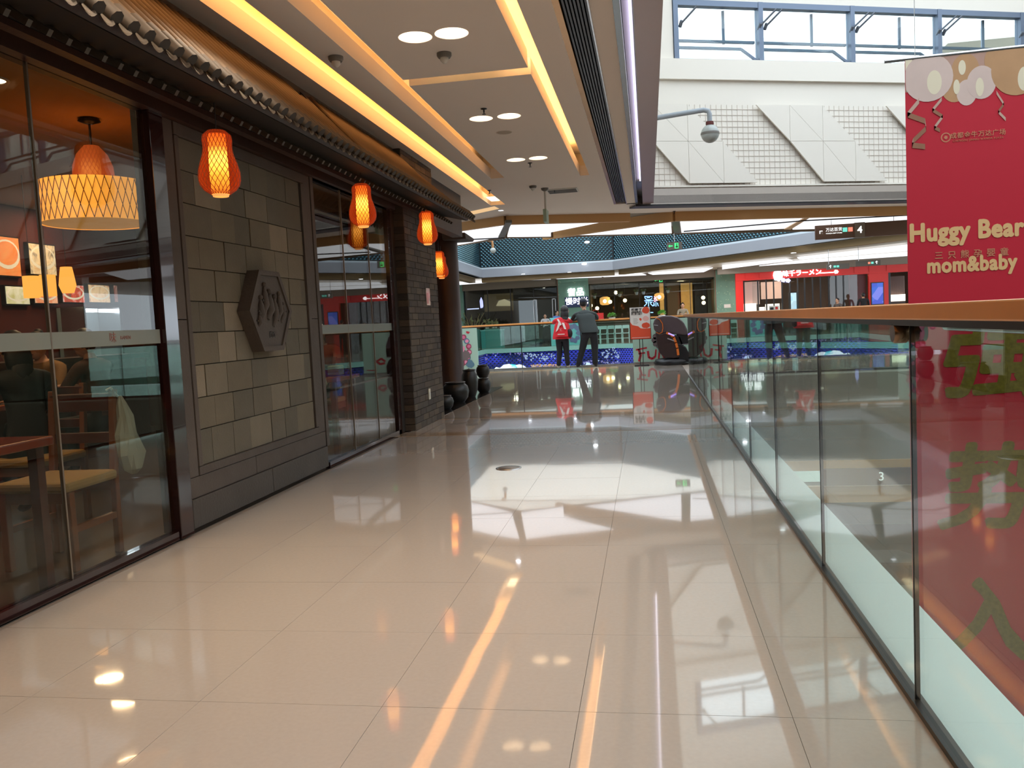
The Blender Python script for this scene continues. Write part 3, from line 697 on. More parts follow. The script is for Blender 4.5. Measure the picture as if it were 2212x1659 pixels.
pan.add([vs[2 * k] for k in range(6)] + [(vs[2 * k][0] + .005, vs[2 * k][1], vs[2 * k][2] - .012) for k in range(6)], [(k, k + 1, k + 7, k + 6) for k in range(5)])
panm_ = pan.mesh('drip_tile', mat('drip_tile', rgb=(92, 84, 76), rough=.55))
raft = MB(); raft.obox((-.05, 0, .045), (.075, 0, -.045), .026, .03); raftm = raft.mesh('rafter', mat('rafter_end', rgb=(70, 62, 52), rough=.55))
y = EY0 + .05; k = 0
while y < EY1:
    inst('eave_tile', tipm, ev, (xt, y, zt_)); inst('drip_tile', panm_, ev, (xt, y + pitch / 2, zt_ - .002))
    if y < 9.3 and not (6.55 < y < 6.85): inst('roof_rib', ribm if y > 6.8 or y < 6.3 else shortm, ev, (xt, y, zt_))
    elif y >= 9.3: inst('roof_rib', shortm, ev, (xt, y, zt_)).scale = (max(.2, (10.9 - y) / 2.2),) * 3
    y += pitch; k += 1
y = EY0 + .05
while y < EY1 - .25:
    inst('rafter', raftm, ev, (-2.47, y, 2.515)); y += pitch * 1.0
MB().box(-2.66, -2.60, EY0, EY1 - .35, 2.528, 2.56).build('purlin', dkwood, ev)
gb = MB(); gb.slab([(xt - .08, 6.62, zt_ + .05), (xw + .02, 6.62, zw_ + .0), (xw + .02, 6.62, zw_ - .12), (xt - .06, 6.62, zt_ - .02)], (0, .10, 0)); gb.build('barge_board', dkwood, ev)
# wooden screen boards between roof and ceiling
sc_ = MB(); sc_.box(-2.80, -2.76, -6, 9.2, 3.05, ZC); struct(sc_, 'trim_16', mat('warm_fascia', rgb=(112, 88, 66), rough=.7))
# ---- lanterns
def gourd(t):
    pts = [(0, .048), (.04, .060), (.11, .088), (.17, .096), (.24, .086), (.32, .070), (.42, .060), (.5, .054), (.60, .047), (.72, .046), (.84, .054), (.93, .052), (1, .030)]
    pts = [(0, .05), (.05, .082), (.14, .106), (.24, .116), (.36, .113), (.48, .102), (.58, .090), (.66, .081), (.76, .078), (.86, .082), (.94, .076), (1, .048)]
    for (a, ra), (b, rb_) in zip(pts[:-1], pts[1:]):
        if t <= b: u = (t - a) / (b - a); return ra + (rb_ - ra) * u
    return pts[-1][1]
LH = .36
def lant_shell():
    m = bpy.data.materials.new('lantern_paper'); m.use_nodes = True; nt = m.node_tree; N = nt.nodes; L = nt.links; N.clear()
    t = N.new('ShaderNodeBsdfTransparent'); t.inputs[0].default_value = (1, .62, .35, 1)
    e = N.new('ShaderNodeEmission'); e.inputs[0].default_value = (1, .085, .012, 1); e.inputs[1].default_value = .38
    lw_ = N.new('ShaderNodeLayerWeight'); lw_.inputs[0].default_value = .35
    mr = N.new('ShaderNodeMapRange'); mr.inputs[3].default_value = .25; mr.inputs[4].default_value = .95; L.new(lw_.outputs['Facing'], mr.inputs[0])
    x = N.new('ShaderNodeMixShader'); L.new(mr.outputs[0], x.inputs[0]); L.new(t.outputs[0], x.inputs[1]); L.new(e.outputs[0], x.inputs[2])
    o = N.new('ShaderNodeOutputMaterial'); L.new(x.outputs[0], o.inputs[0]); return m
def lant_core():
    m = bpy.data.materials.new('lantern_core'); m.use_nodes = True; nt = m.node_tree; N = nt.nodes; L = nt.links; N.clear()
    tc = N.new('ShaderNodeTexCoord'); sp = N.new('ShaderNodeSeparateXYZ'); L.new(tc.outputs['Object'], sp.inputs[0])
    r = N.new('ShaderNodeValToRGB'); mr = N.new('ShaderNodeMapRange'); mr.inputs[1].default_value = 0; mr.inputs[2].default_value = LH; L.new(sp.outputs[2], mr.inputs[0]); L.new(mr.outputs[0], r.inputs[0])
    E = r.color_ramp.elements; E[0].position = .0; E[0].color = (.9, .30, .04, 1); E[1].position = .95; E[1].color = (.8, .14, .02, 1)
    a = E.new(.55); a.color = (3.2, 2.0, .45, 1); b = E.new(.28); b.color = (1.6, .75, .10, 1); c = E.new(.75); c.color = (1.2, .36, .05, 1)
    e = N.new('ShaderNodeEmission'); L.new(r.outputs[0], e.inputs[0]); e.inputs[1].default_value = 1.25
    o = N.new('ShaderNodeOutputMaterial'); L.new(e.outputs[0], o.inputs[0]); return m
cane = mat('red_cane', rgb=(130, 30, 14), rough=.5, emit=(.45, .05, .01), es=.22)
def lantern():
    t = empty('lantern', '', 'lantern')
    MB().lathe([(gourd(k / 16) * .97, k / 16 * LH) for k in range(17)], (0, 0, 0), 28, cap=False).build('shade', lant_shell(), t)
    shd = t.children[0]
    MB().lathe([(.05, .0), (.054, .1), (.05, .34)], (0, 0, 0), 20, cap=False).build('lamp_core', lant_core(), t)
    wv = MB()
    for s_ in (1, -1):
        for k in range(24):
            pts = []
            for j in range(15):
                u = j / 14; a = 2 * PI * k / 24 + s_ * u * 1.9; r = gourd(u) * 1.01; pts.append((r * math.cos(a), r * math.sin(a), u * LH))
            wv.tube(pts, .0019, 3)
    wv.build('woven_cane', cane, shd)
    MB().lathe([(.036, -.012), (.044, -.012), (.046, .004), (.038, .004)], (0, 0, 0), 24, cap=False).build('bottom_ring', mat('ring_orange', rgb=(230, 150, 80), rough=.5, emit=(1, .45, .12), es=.6), t)
    MB().tube([(0, 0, LH), (0, 0, LH + .16)], .003, 5).build('cord', dark, t)
    return t
LN = [((-2.40, 4.54, 2.00), 'big glowing red gourd lantern hanging in front of the block wall'),
      ((-2.40, 7.0, 2.08), 'glowing red gourd lantern hanging in front of the second shop window'),
      ((-2.40, 9.15, 2.11), 'glowing red gourd lantern hanging in front of the brick pier'),
      ((-3.02, 12.1, 1.93), 'red lantern mostly hidden behind the brick pier'),
      ((-3.30, 13.35, 1.97), 'glowing red gourd lantern hanging before the round dark column'),
      ((-2.40, 2.1, 2.0), 'red gourd lantern at the left edge, seen only as its reflection')]
lp = lantern()
for k, (p, lb) in enumerate(LN):
    o = lp if k == 0 else dup(lp)
    o.location = p; tag(o, lb, 'lantern', 'red lanterns hung along the shop front')
# ---- round column, jars
t = empty('round_column', 'thick dark red-brown round column beyond the brick pier', 'column', (-3.42, 14.1, 0))
MB().lathe([(.27, .0), (.27, .12), (.235, .14), (.235, ZC - .02)], (-3.42, 14.1, 0), 28).build('shaft', dkwood, t)
MB().prism([(13.75, 2.62), (14.35, 2.62), (14.5, 2.68), (13.7, 2.72)], 'x', -3.35, -2.95).build('bracket', roofm, t, .01)
jm = mat('jar_glaze', rgb=(36, 34, 31), rough=.42, noise=.3, nscale=10)
def jar(lbl, x, y, r, h, z=0):
    t = empty('stoneware_jar', lbl, 'jar', (x, y, z), 0, 'dark jars beside the column')
    MB().lathe([(r * .6, 0), (r * .9, h * .25), (r, h * .55), (r * .9, h * .8), (r * .68, h * .93)], (x, y, z), 24).build('body', jm, t)
    MB().lathe([(r * .68, h * .93), (r * .76, h * .97), (r * .74, h), (r * .55, h), (r * .5, h * .9)], (x, y, z), 24, cap=False).build('rim', jm, t)
    MB().lathe([(r * .56, h * .94), (r * .5, h * .99), (r * .1, h * 1.02), (.001, h * 1.04)], (x, y, z), 20).build('lid', roofm, t)
jar('smallest dark jar, nearest the brick pier', -2.90, 11.5, .13, .2); jar('wide squat dark jar behind the smallest one', -2.96, 12.45, .21, .32)
jar('tall dark jar in the middle of the row', -2.92, 13.3, .14, .46); jar('lower dark jar of the stacked pair at the row end', -2.86, 14.15, .13, .25); jar('upper dark jar of the stacked pair at the row end', -2.86, 14.15, .12, .22, .262)
t = empty('carved_stone', 'low carved stone block standing against the pier end', 'stone', (-2.82, 11.0, 0))
MB().box(-2.94, -2.76, 10.75, 10.9, 0, .52).build('slab', stone, t, .01)
MB().tube([(-2.755, 10.83 + .04 * math.cos(a / 3), .27 + .12 * math.sin(a / 3)) for a in range(19)], .008, 5).build('carving', stone2, t)

# ================================================================ RESTAURANT INTERIOR
it = MB(); it.box(-7.0, -6.9, -6, 13, 0, ZC)
struct(it, 'wall_shop_back', mat('shop_red_wall', rgb=(92, 34, 28), rough=.7))
struct(MB().box(-6.9, -2.98, -6, 13, 2.75, 2.85), 'ceiling_6', mat('shop_ceiling', rgb=(196, 160, 120), rough=.85))
struct(MB().box(-6.9, XS - .02, -6, 13, -.3, 0), 'floor_4', mat('shop_floor', rgb=(74, 62, 52), rough=.3, noise=.15))
struct(MB().box(-6.9, -2.98, 10.6, 10.7, 0, 2.75), 'wall_shop_side', mat('shop_dark_wall', rgb=(60, 44, 38), rough=.7))
def shoplight(lbl, x, y):
    t = empty('downlight', lbl, 'light', (x, y, 2.75), 0, 'recessed lights inside the restaurant')
    MB().lathe([(.07, 0), (.09, 0), (.09, -.008), (.07, -.008)], (x, y, 2.75), 20, cap=False).build('rim', white, t)
    MB().lathe([(.001, -.004), (.07, -.004), (.07, -.002), (.001, -.002)], (x, y, 2.75), 20, cap=False).build('lamp', emis('shop_lamp', (1, .75, .48), 9), t)
shoplight('bright round ceiling light above the drum lamp in the restaurant', -4.9, 6.8); shoplight('round ceiling light deeper inside, just below the drum lamp', -5.8, 8.05)
shoplight('round ceiling light at the left edge of the near shop window', -3.73, 4.45); shoplight('round ceiling light deep in the restaurant over the counter', -6.4, 8.6)
for (x, y, P) in ((-4.9, 6.8, 14), (-5.8, 8.05, 10), (-3.73, 4.45, 10), (-6.4, 8.6, 8), (-3.73, 1.5, 8), (-4.9, 3.2, 12)):
    l = alight('shop_beam', (x, y, 2.738), .3, P, (1, .66, .38)); l.data.shape = 'DISK'  # added fill discs, made to look like the round ceiling lights
# drum lamp
t = empty('drum_pendant', 'wide woven yellow drum lamp hanging inside the restaurant', 'lamp', (-3.8, 5.4, 2.0))
MB().lathe([(.36, 2.02 - 2.0), (.365, .15), (.36, .30)], (-3.8, 5.4, 2.0), 36, cap=False).build('shade', mat('drum_shade', rgb=(255, 170, 60), rough=.7, emit=(1, .42, .06), es=.85), t)
wv = MB()
for s_ in (1, -1):
    for k in range(44):
        wv.tube([(-3.8 + .368 * math.cos(2 * PI * k / 44 + s_ * u * .22), 5.4 + .368 * math.sin(2 * PI * k / 44 + s_ * u * .22), 2.02 + .28 * u) for u in (0, .5, 1)], .003, 3)
wv.build('woven_cane', mat('drum_cane', rgb=(120, 66, 22), rough=.6), t)
MB().lathe([(.001, .03), (.35, .03), (.35, .024), (.001, .024)], (-3.8, 5.4, 2.0), 30, cap=False).build('diffuser', mat('drum_diffuser', rgb=(180, 120, 60), rough=.6, emit=(1, .45, .1), es=.3), t)
MB().lathe([(.14, .30), (.13, .42), (.10, .5), (.05, .56)], (-3.8, 5.4, 2.0), 24, cap=False).build('upper_shade', mat('upper_shade', rgb=(150, 60, 30), rough=.6, emit=(.8, .15, .03), es=.3), t)
MB().tube([(-3.8, 5.4, 2.5), (-3.8, 5.4, 2.75)], .008, 6).build('cord', dark, t); MB().lathe([(.06, 0), (.075, -.02), (.02, -.04)], (-3.8, 5.4, 2.75), 20).build('ceiling_rose', dark, t)
# small hanging lamps inside
for k, (px, py, x) in enumerate(((68, 620, -5.6), (104, 617, -5.6), (145, 605, -5.3))):
    p = onx(px, py, x)
    t = empty('pendant_lamp', ['small amber hanging lamp in front of the menu boards, first from the window joint', 'small amber hanging lamp in the middle of the three before the menus', 'small amber gourd lamp beside the dumpling menu board'][k], 'lamp', tuple(p), 0, 'amber lamps before the menu boards')
    MB().lathe([(.05, -.12), (.075, -.05), (.06, .06), (.05, .12)] if k == 2 else [(.07, -.1), (.07, .1)], tuple(p), 16, cap=False).build('shade', emis('amber_lamp', (1, .40, .07), 1.5), t)
    MB().tube([(p[0], p[1], p[2] + .1), (p[0], p[1], 2.75)], .004, 4).build('cord', dark, t)
# menu light boxes (flat back-lit food pictures)
def food(name, cols, sc_, seed):
    m = ramp_img(name, [(i / (len(cols) - 1), c) for i, c in enumerate(cols)], sc_, .75, 'noise', True, 1.5); return m
menus = [((-20, 505), (50, 600), [(240, 226, 200), (226, 150, 90), (232, 140, 80), (222, 118, 60), (90, 120, 60)], 'backlit menu picture of orange noodles, large, upper row'),
         ((60, 522), (126, 598), [(60, 80, 70), (196, 150, 96), (225, 200, 160), (50, 50, 60), (230, 225, 210)], 'backlit menu picture of a bowl with dark topping, large, upper row'),
         ((10, 615), (68, 660), [(120, 80, 60), (190, 186, 130), (235, 232, 215), (200, 170, 180)], 'backlit menu picture of a white soup bowl, first of the lower row'),
         ((72, 612), (128, 658), [(150, 60, 40), (220, 120, 70), (235, 200, 170), (110, 40, 30)], 'backlit menu picture of red meat dishes, lower row'),
         ((133, 612), (186, 656), [(235, 235, 230), (70, 80, 70), (200, 80, 60), (240, 240, 235), (90, 110, 60)], 'backlit menu picture of a square white plate, lower row'),
         ((190, 612), (241, 656), [(60, 45, 40), (214, 160, 120), (230, 200, 160), (130, 60, 50), (220, 190, 190)], 'backlit menu picture of layered meat, lower row'),
         ((245, 614), (258, 655), [(230, 210, 200), (120, 60, 50), (240, 235, 225)], 'narrow backlit menu strip, last of the lower row')]
for k, (a, b, cols, lb) in enumerate(menus):
    p0, p1 = onx(*a, -6.84), onx(*b, -6.84); z0_, z1_ = min(p0[2], p1[2]), max(p0[2], p1[2])
    t = empty('menu_board', lb, 'menu', (-6.84, (p0[1] + p1[1]) / 2, z0_), 0, 'backlit menus on the restaurant wall')
    MB().box(-6.9, -6.85, p0[1], p1[1], z0_, z1_).build('frame', dark, t)
    MB().box(-6.85, -6.845, p0[1] + .015, p1[1] - .015, z0_ + .015, z1_ - .015).build('picture', food('food_%d' % k, cols, 5.5, k), t)
    pic = [c for c in t.children if c.name.startswith('picture')][0]
    yc, zc, w2, h2 = (p0[1] + p1[1]) / 2, (z0_ + z1_) / 2, (p1[1] - p0[1]) / 2, (z1_ - z0_) / 2
    if k not in (6,):
        el = [(yc + .92 * w2 * math.cos(a_ * PI / 10), zc + .1 * h2 + .72 * h2 * math.sin(a_ * PI / 10)) for a_ in range(20)]
        MB().prism(el, 'x', -6.845, -6.843).build('dish', mat('dish_%d' % (k % 3), rgb=[(235, 228, 210), (225, 215, 190), (238, 236, 230)][k % 3], rough=.4, emit=lin((225, 214, 190)), es=.6), pic)
        el = [(yc + .78 * w2 * math.cos(a_ * PI / 10), zc + .15 * h2 + .58 * h2 * math.sin(a_ * PI / 10)) for a_ in range(20)]
        MB().prism(el, 'x', -6.843, -6.841).build('food', MATS['food_%d' % k], pic)
# lit fridge / counter
t = empty('display_fridge', 'glass display fridge with bluish white tube lights behind the counter', 'fridge', (-6.5, 9.3, 0))
pa, pb = onx(180, 668, -6.5), onx(262, 668, -6.5)
MB().box(-6.85, -6.5, pa[1], pb[1], 0, 1.0).build('cabinet', chrome, t); MB().box(-6.85, -6.8, pa[1], pb[1], 1.0, 1.62).build('back_panel', mat('fridge_back', rgb=(140, 160, 170), rough=.5), t)
MB().box(-6.8, -6.5, pa[1], pa[1] + .04, 1.0, 1.62).build('side', chrome, t); MB().box(-6.8, -6.5, pb[1] - .04, pb[1], 1.0, 1.62).build('side', chrome, t)
ym = (pa[1] + pb[1]) / 2
for a, b in ((pa[1] + .05, ym - .02), (ym + .08, pb[1] - .05)): MB().box(-6.62, -6.56, a, b, 1.56, 1.60).build('tube_light', emis('fridge_tube', (.75, .85, 1), 6), t)
t = empty('service_counter', 'long dark service counter under the menu boards', 'counter', (-6.2, 7, 0))
MB().box(-6.3, -5.75, 2.5, 8.6, 0, 1.0).build('body', redwood, t); MB().box(-6.35, -5.7, 2.5, 8.98, 1.0, 1.05).build('worktop', dkwood, t)
for k in range(5): MB().box(-5.75, -5.735, 2.7 + k * 1.25, 3.8 + k * 1.25, .12, .9).build('panel', dkwood, t)
# tables, chairs
def chair(lbl, x, y, rz, grp='restaurant chairs'):
    t = empty('dining_chair', lbl, 'chair', (x, y, 0), 0, grp)
    for sx in (-1, 1):
        MB().box(x + sx * .19 - .02, x + sx * .19 + .02, y - .2, y - .16, 0, .42).build('leg', chairwood, t, .004)
        MB().obox((x + sx * .19, y + .19, 0), (x + sx * .19, y + .2, .45), .036, .036).obox((x + sx * .19, y + .2, .45), (x + sx * .19, y + .25, .92), .036, .036).build('leg', chairwood, t, .004)
        MB().box(x + sx * .19 - .012, x + sx * .19 + .012, y - .16, y + .18, .20, .235).build('stretcher', chairwood, t)
    MB().box(x - .19, x + .19, y - .19, y - .17, .36, .42).box(x - .19, x + .19, y + .18, y + .2, .36, .42).build('seat_rail', chairwood, t)
    s_ = MB().box(x - .215, x + .215, y - .225, y + .2, .42, .475).build('seat', cushion, t, .018)
    MB().box(x - .2, x + .2, y + .228, y + .255, .80, .90).build('backrest', redwood, t, .006)
    MB().box(x - .2, x + .2, y + .215, y + .238, .62, .68).build('backrest', redwood, t, .006)
    if rz:
        M = Matrix.Rotation(rz, 4, 'Z'); t.rotation_euler = (0, 0, rz)
    return t
chair('tan cushioned wooden chair beside the window with a white bag on its back', -3.19, 4.02, 0)
chair('wooden chair of the diner in black, behind the window chair', -4.0, 4.86, 0)
chair('wooden chair on the near side of the red table', -3.3, 2.3, PI)
chair('wooden chair inside behind the second shop window', -3.4, 7.2, PI / 2); chair('wooden chair by the dark inner table behind the second window', -3.5, 8.5, -PI / 2)
def table(lbl, x0, x1, y0, y1):
    t = empty('dining_table', lbl, 'table', ((x0 + x1) / 2, (y0 + y1) / 2, 0), 0, 'restaurant tables')
    MB().box(x0, x1, y0, y1, .70, .745).build('tabletop', mat('table_red', rgb=(150, 52, 24), rough=.18, coat=.3), t, .008)
    for a in (x0 + .06, x1 - .06):
        for b in (y0 + .06, y1 - .06): MB().box(a - .025, a + .025, b - .025, b + .025, 0, .70).build('leg', redwood, t)
table('glossy red table just inside the near window', -3.95, -2.88, 2.75, 3.62); table('red table inside behind the second shop window', -4.5, -2.95, 7.55, 8.2)
table('red table in the middle of the restaurant', -5.9, -4.9, 5.3, 6.1)
# plastic bag
bg_ = MB(); pr = [(.02, .0), (.07, .03), (.095, .12), (.085, .24), (.06, .34), (.03, .42), (.012, .46)]
rgb_ = random.Random(5); n = 14; vs = []
for r, z in pr:
    for j in range(n):
        a = 2 * PI * j / n; q = r * (1 + rgb_.uniform(-.22, .22)); vs.append((-2.97 + q * math.cos(a) * .55, 4.36 + q * math.sin(a) * 1.0 + z * -.16, .42 + z))
bg_.add(vs, [(i * n + j, i * n + (j + 1) % n, (i + 1) * n + (j + 1) % n, (i + 1) * n + j) for i in range(len(pr) - 1) for j in range(n)])
t = empty('plastic_bag', 'white plastic bag hanging on the back of the window chair', 'bag', (-2.97, 4.3, .45))
bg_.build('bag_body', mat('bag_white', rgb=(190, 188, 172), rough=.45), t)
MB().tube([(-2.97, 4.285, .86), (-3.0, 4.25, .93), (-3.02, 4.24, .915)], .008, 5).build('handle', MATS['bag_white'], t)
for k, (x, y, h, c) in enumerate(((-3.3, 7.75, .16, (60, 74, 66)), (-3.12, 7.98, .09, (170, 160, 120)))):
    t = empty('napkin_box', ['dark green napkin box with yellow top on the inner table', 'small pale condiment box on the inner table'][k], 'box', (x, y, .745), 0, 'boxes on the inner table')
    MB().box(x - .06, x + .06, y - .07, y + .07, .747, .747 + h).build('box_body', mat('nap_%d' % k, rgb=c, rough=.6), t, .004)
    MB().box(x - .055, x + .055, y - .065, y + .065, .747 + h, .752 + h).build('lid', mat('nap_top', rgb=(214, 200, 130), rough=.6), t)
#__PART3__
# ================================================================ FAR SIDE OF THE SECOND VOID
def fp(px, py, z): p = onz(px, py, z); return (p[0], p[1])
FE = [(-11.5, 22.0), (-7.3, 23.5), (-7.68, 38.6), (-1.45, 38.6), (8.1, 27.0), (11.8, 24.6)]   # edge of the far slab
FE = [(-7.15, 21.3), (-7.68, 38.6), (-1.45, 38.6), (8.1, 27.0), (11.9, 24.2)]
led_blue = bpy.data.materials.new('blue_led_wall')
def _blue():
    m = led_blue; m.use_nodes = True; nt = m.node_tree; N = nt.nodes; L = nt.links; p = N['Principled BSDF']
    p.inputs['Base Color'].default_value = (.01, .015, .10, 1); p.inputs['Roughness'].default_value = .25
    geo = N.new('ShaderNodeNewGeometry'); nz = N.new('ShaderNodeTexNoise'); nz.inputs['Scale'].default_value = .55; nz.inputs['Detail'].default_value = 2
    mp = N.new('ShaderNodeMapping'); mp.inputs['Scale'].default_value = (1, 1, 2.2); L.new(geo.outputs['Position'], mp.inputs[0]); L.new(mp.outputs[0], nz.inputs['Vector'])
    r = N.new('ShaderNodeValToRGB'); E = r.color_ramp.elements; E[0].position = .36; E[0].color = (.006, .012, .06, 1); E[1].position = .66; E[1].color = (.05, .06, .62, 1)
    a = E.new(.52); a.color = (.012, .018, .20, 1)
    L.new(nz.outputs['Fac'], r.inputs[0]); L.new(r.outputs[0], p.inputs['Emission Color']); p.inputs['Emission Strength'].default_value = .8
_blue()
def seg_frame(a, b):
    d = Vector((b[0] - a[0], b[1] - a[1], 0)); L_ = d.length; d.normalize(); n = Vector((d.y, -d.x, 0))
    if n.y > 0 and abs(n.y) > .3: n = -n
    if abs(n.y) <= .3 and n.x < 0: n = -n
    return d, n, L_
def lattice(name, poly, z0, z1, m_board, m_stud, p=.17):
    board = MB(); st = MB()
    for a, b in zip(poly[:-1], poly[1:]):
        d, n, L_ = seg_frame(a, b); A = Vector((a[0], a[1], 0)); nn = -n
        board.slab([A + Vector((0, 0, z0)), A + d * L_ + Vector((0, 0, z0)), A + d * L_ + Vector((0, 0, z1)), A + Vector((0, 0, z1))], nn * .2)
        rows = int((z1 - z0) / (p * .5)); cols = int(L_ / p)
        for r in range(rows):
            for c in range(cols):
                s_ = (c + (.5 if r % 2 else 0) + .5) * L_ / (cols + .5); z = z0 + (r + .5) * p * .5
                ce_ = A + d * s_ + Vector((0, 0, z)); h = p * .46; k = .46 * p
                q = [ce_ - d * h, ce_ + Vector((0, 0, k * .95)), ce_ + d * h]; ap = ce_ + n * (.16 * p) + Vector((0, 0, k * .25))
                st.add([*q, ap], [(0, 1, 3), (1, 2, 3), (0, 3, 2)] if True else [])
    o = struct(board, name, m_board); so = st.build('stud', m_stud, o); so['kind'] = 'stuff'; return o
lattice('wall_far_fascia', FE, 3.82, 5.55, mat('lattice_board', rgb=(16, 26, 32), rough=.4, metal=.3), nav)
lattice('wall_blue_fascia', FE[:4], -1.9, -.12, led_blue, mat('lattice_blue', rgb=(8, 14, 58), rough=.25, metal=.35), .19)
def fasc(name, poly, z0, z1, out, th, m_):
    mb = MB()
    for a, b in zip(poly[:-1], poly[1:]):
        d, n, L_ = seg_frame(a, b); A = Vector((a[0], a[1], 0))
        mb.slab([A + n * out + Vector((0, 0, z0)), A + d * L_ + n * out + Vector((0, 0, z0)), A + d * L_ + n * out + Vector((0, 0, z1)), A + n * out + Vector((0, 0, z1))], -n * th)
    return struct(mb, name, m_)
fasc('trim_17', FE, 3.36, 3.74, .12, .3, mat('soffit_grey', rgb=(150, 152, 158), rough=.4, metal=.2))
fasc('trim_18', FE, 3.74, 3.82, .05, .2, mat('ledge_light', rgb=(190, 200, 205), rough=.3))
fasc('trim_19', FE, 3.14, 3.36, -.25, .3, mat('bronze_dark', rgb=(140, 114, 76), rough=.45, metal=.2))
fasc('trim_20', FE, -.2, 0, .1, .3, mat('slab_edge_mint', rgb=(150, 190, 178), rough=.4))
fasc('wall_back_upper', FE, 5.55, 7.9, .0, .3, cream)
# clerestory windows above the lattice
wd_ = emis('daylit_pane', (.85, .92, 1), 1.4)
k = 0
for a, b, nn_ in ():
    d, n, L_ = seg_frame(a, b); A = Vector((a[0], a[1], 0))
    for i in range(nn_):
        k += 1; s0, s1 = L_ * (i + .08) / nn_, L_ * (i + .92) / nn_
        wn = empty('window_%d' % (30 + k), None, None, tuple(A + d * s0 + Vector((0, 0, 5.9))), 0, None, 'structure')
        MB().slab([A + d * s0 + n * .02 + Vector((0, 0, 5.8)), A + d * s1 + n * .02 + Vector((0, 0, 5.8)), A + d * s1 + n * .02 + Vector((0, 0, 7.4)), A + d * s0 + n * .02 + Vector((0, 0, 7.4))], n * .02).build('pane', wd_, wn)
        fr = MB()
        for (u0, v0, u1, v1) in ((s0, 5.8, s1, 5.8), (s0, 7.4, s1, 7.4), (s0, 5.8, s0, 7.4), (s1, 5.8, s1, 7.4), (s0, 6.3, s1, 6.3)):
            fr.obox(A + d * u0 + n * .05 + Vector((0, 0, v0)), A + d * u1 + n * .05 + Vector((0, 0, v1)), .07, .07)
        fr.build('frame', winf, wn)
rf = MB(); rf.box(-12, 12.3, 38.6, 40, 7.9, 8.2); rf.box(-12, -7.6, 22, 38.6, 7.9, 8.2); rf.box(8, 12.3, 24, 38.6, 7.9, 8.2)
roof2 = struct(rf, 'ceiling_7', white)
# wall above the cross corridor (faces the second void) and side walls
struct(MB().box(-12, 12, 21.35, 21.5, 3.5, 4.3).box(-12.3, -12, 10, 50, -1, 8).box(12, 12.3, 20.9, 50, 3.4, 8), 'wall_void_side', cream)
# far floor and ceiling
ffl = [(-12, 21.3)] + FE + [(18, 24), (18, 52), (-12, 52)]
struct(MB().prism(ffl[1:] + [(-12, 21.3)], 'z', -.3, 0), 'floor_5', mat('far_floor', rgb=(176, 164, 146), rough=.08))
struct(MB().prism([(p[0], p[1]) for p in FE] + [(12, 24.2), (18, 24), (18, 52), (-12, 52), (-12, 21.3)], 'z', 3.36, 3.5), 'ceiling_8', mat('far_ceiling', rgb=(186, 178, 166), rough=.8))
# luminous panels of the far walkway
def fpanel(pp, lb, z=3.2):
    o = MB().slab([onz(*p, z) for p in pp], (0, 0, .03)).build('ceiling_lamp', lum); tag(o, lb, 'light', 'luminous ceiling panels over the far walkway')
fpanel([(960, 612), (1070, 606), (1078, 609), (960, 618)], 'thin white light panel over the far shops, leftmost beside the column', 3.25)
fpanel([(1078, 605.5), (1178, 601), (1190, 603.5), (1090, 608)], 'thin white light panel over the dark glazed shop, second', 3.25)
fpanel([(1190, 600.5), (1290, 596), (1300, 599), (1204, 602.8)], 'thin white light panel over the green pillar with the white sign', 3.25)
fpanel([(1292, 595.5), (1385, 591), (1396, 594.5), (1305, 598.6)], 'thin white light panel left of the neon shop sign', 3.25)
fpanel([(1400, 590.5), (1540, 579), (1520, 588), (1410, 593.8)], 'thin white light panel above the neon sign', 3.25)
fpanel([(1560, 574), (1700, 560), (1712, 563), (1560, 582)], 'white light panel above the green column beside the red shop', 3.25)
fpanel([(1722, 557), (1960, 530), (1960, 542), (1728, 561)], 'bright white light panel above the red shop and small hanging signs', 3.25)
fpanel([(1735, 563), (1960, 545), (1960, 553), (1640, 575)], 'pale light panel close above the red shop fascia', 3.25)
struct(MB().box(-9.8, 3.6, 43.7, 44.0, 3.0, 3.36).box(3.4, 18, 41.7, 42, 3.02, 3.36), 'trim_21', mat('bulkhead_grey', rgb=(140, 126, 112), rough=.6))
# far balustrade
fb = empty('glass_balustrade', 'distant glass balustrade along the far walkway', 'railing', (-4, 38.5, 0))
d, n, L_ = seg_frame(FE[1], FE[2])
for i in range(5): MB().box(-7.6 + i * 1.22, -7.6 + i * 1.22 + 1.2, 38.64, 38.66, 0, 1.08).build('glass_pane', green, fb)
MB().box(-7.6, -1.45, 38.6, 38.7, 1.08, 1.12).build('handrail', wood, fb)

# ================================================================ NEAR RAIL OF THE CROSS CORRIDOR (y = 21)
cb = empty('glass_balustrade', 'glass balustrade with wooden handrail that the two people lean on', 'railing', (-2, 21, 0))
xs_ = [-4.33, -3.25, -2.0, -.75, -.42]
for a, b in ((-4.33, -3.22), (-3.2, -1.7), (-1.68, -.40), (1.82, 3.2), (3.22, 4.7), (4.72, 6.2), (6.22, 7.7), (7.72, 9.2), (9.22, 11.8)):
    MB().box(a, b, 20.994, 21.006, .03, 1.10).build('glass_pane', green, cb)
for a in (-3.21, -1.69): MB().box(a - .01, a + .01, 20.99, 21.01, .03, 1.10).build('joint', dark, cb)
MB().box(-7.0, 11.9, 20.93, 21.07, 1.125, 1.165).build('handrail', wood, cb, .004)
MB().box(-7.0, 11.9, 20.97, 21.03, 1.10, 1.125).build('rail_channel', MATS['rail_channel'], cb)
MB().box(-4.33, -.40, 20.96, 21.04, -.01, .03).build('base_channel', chrome, cb)
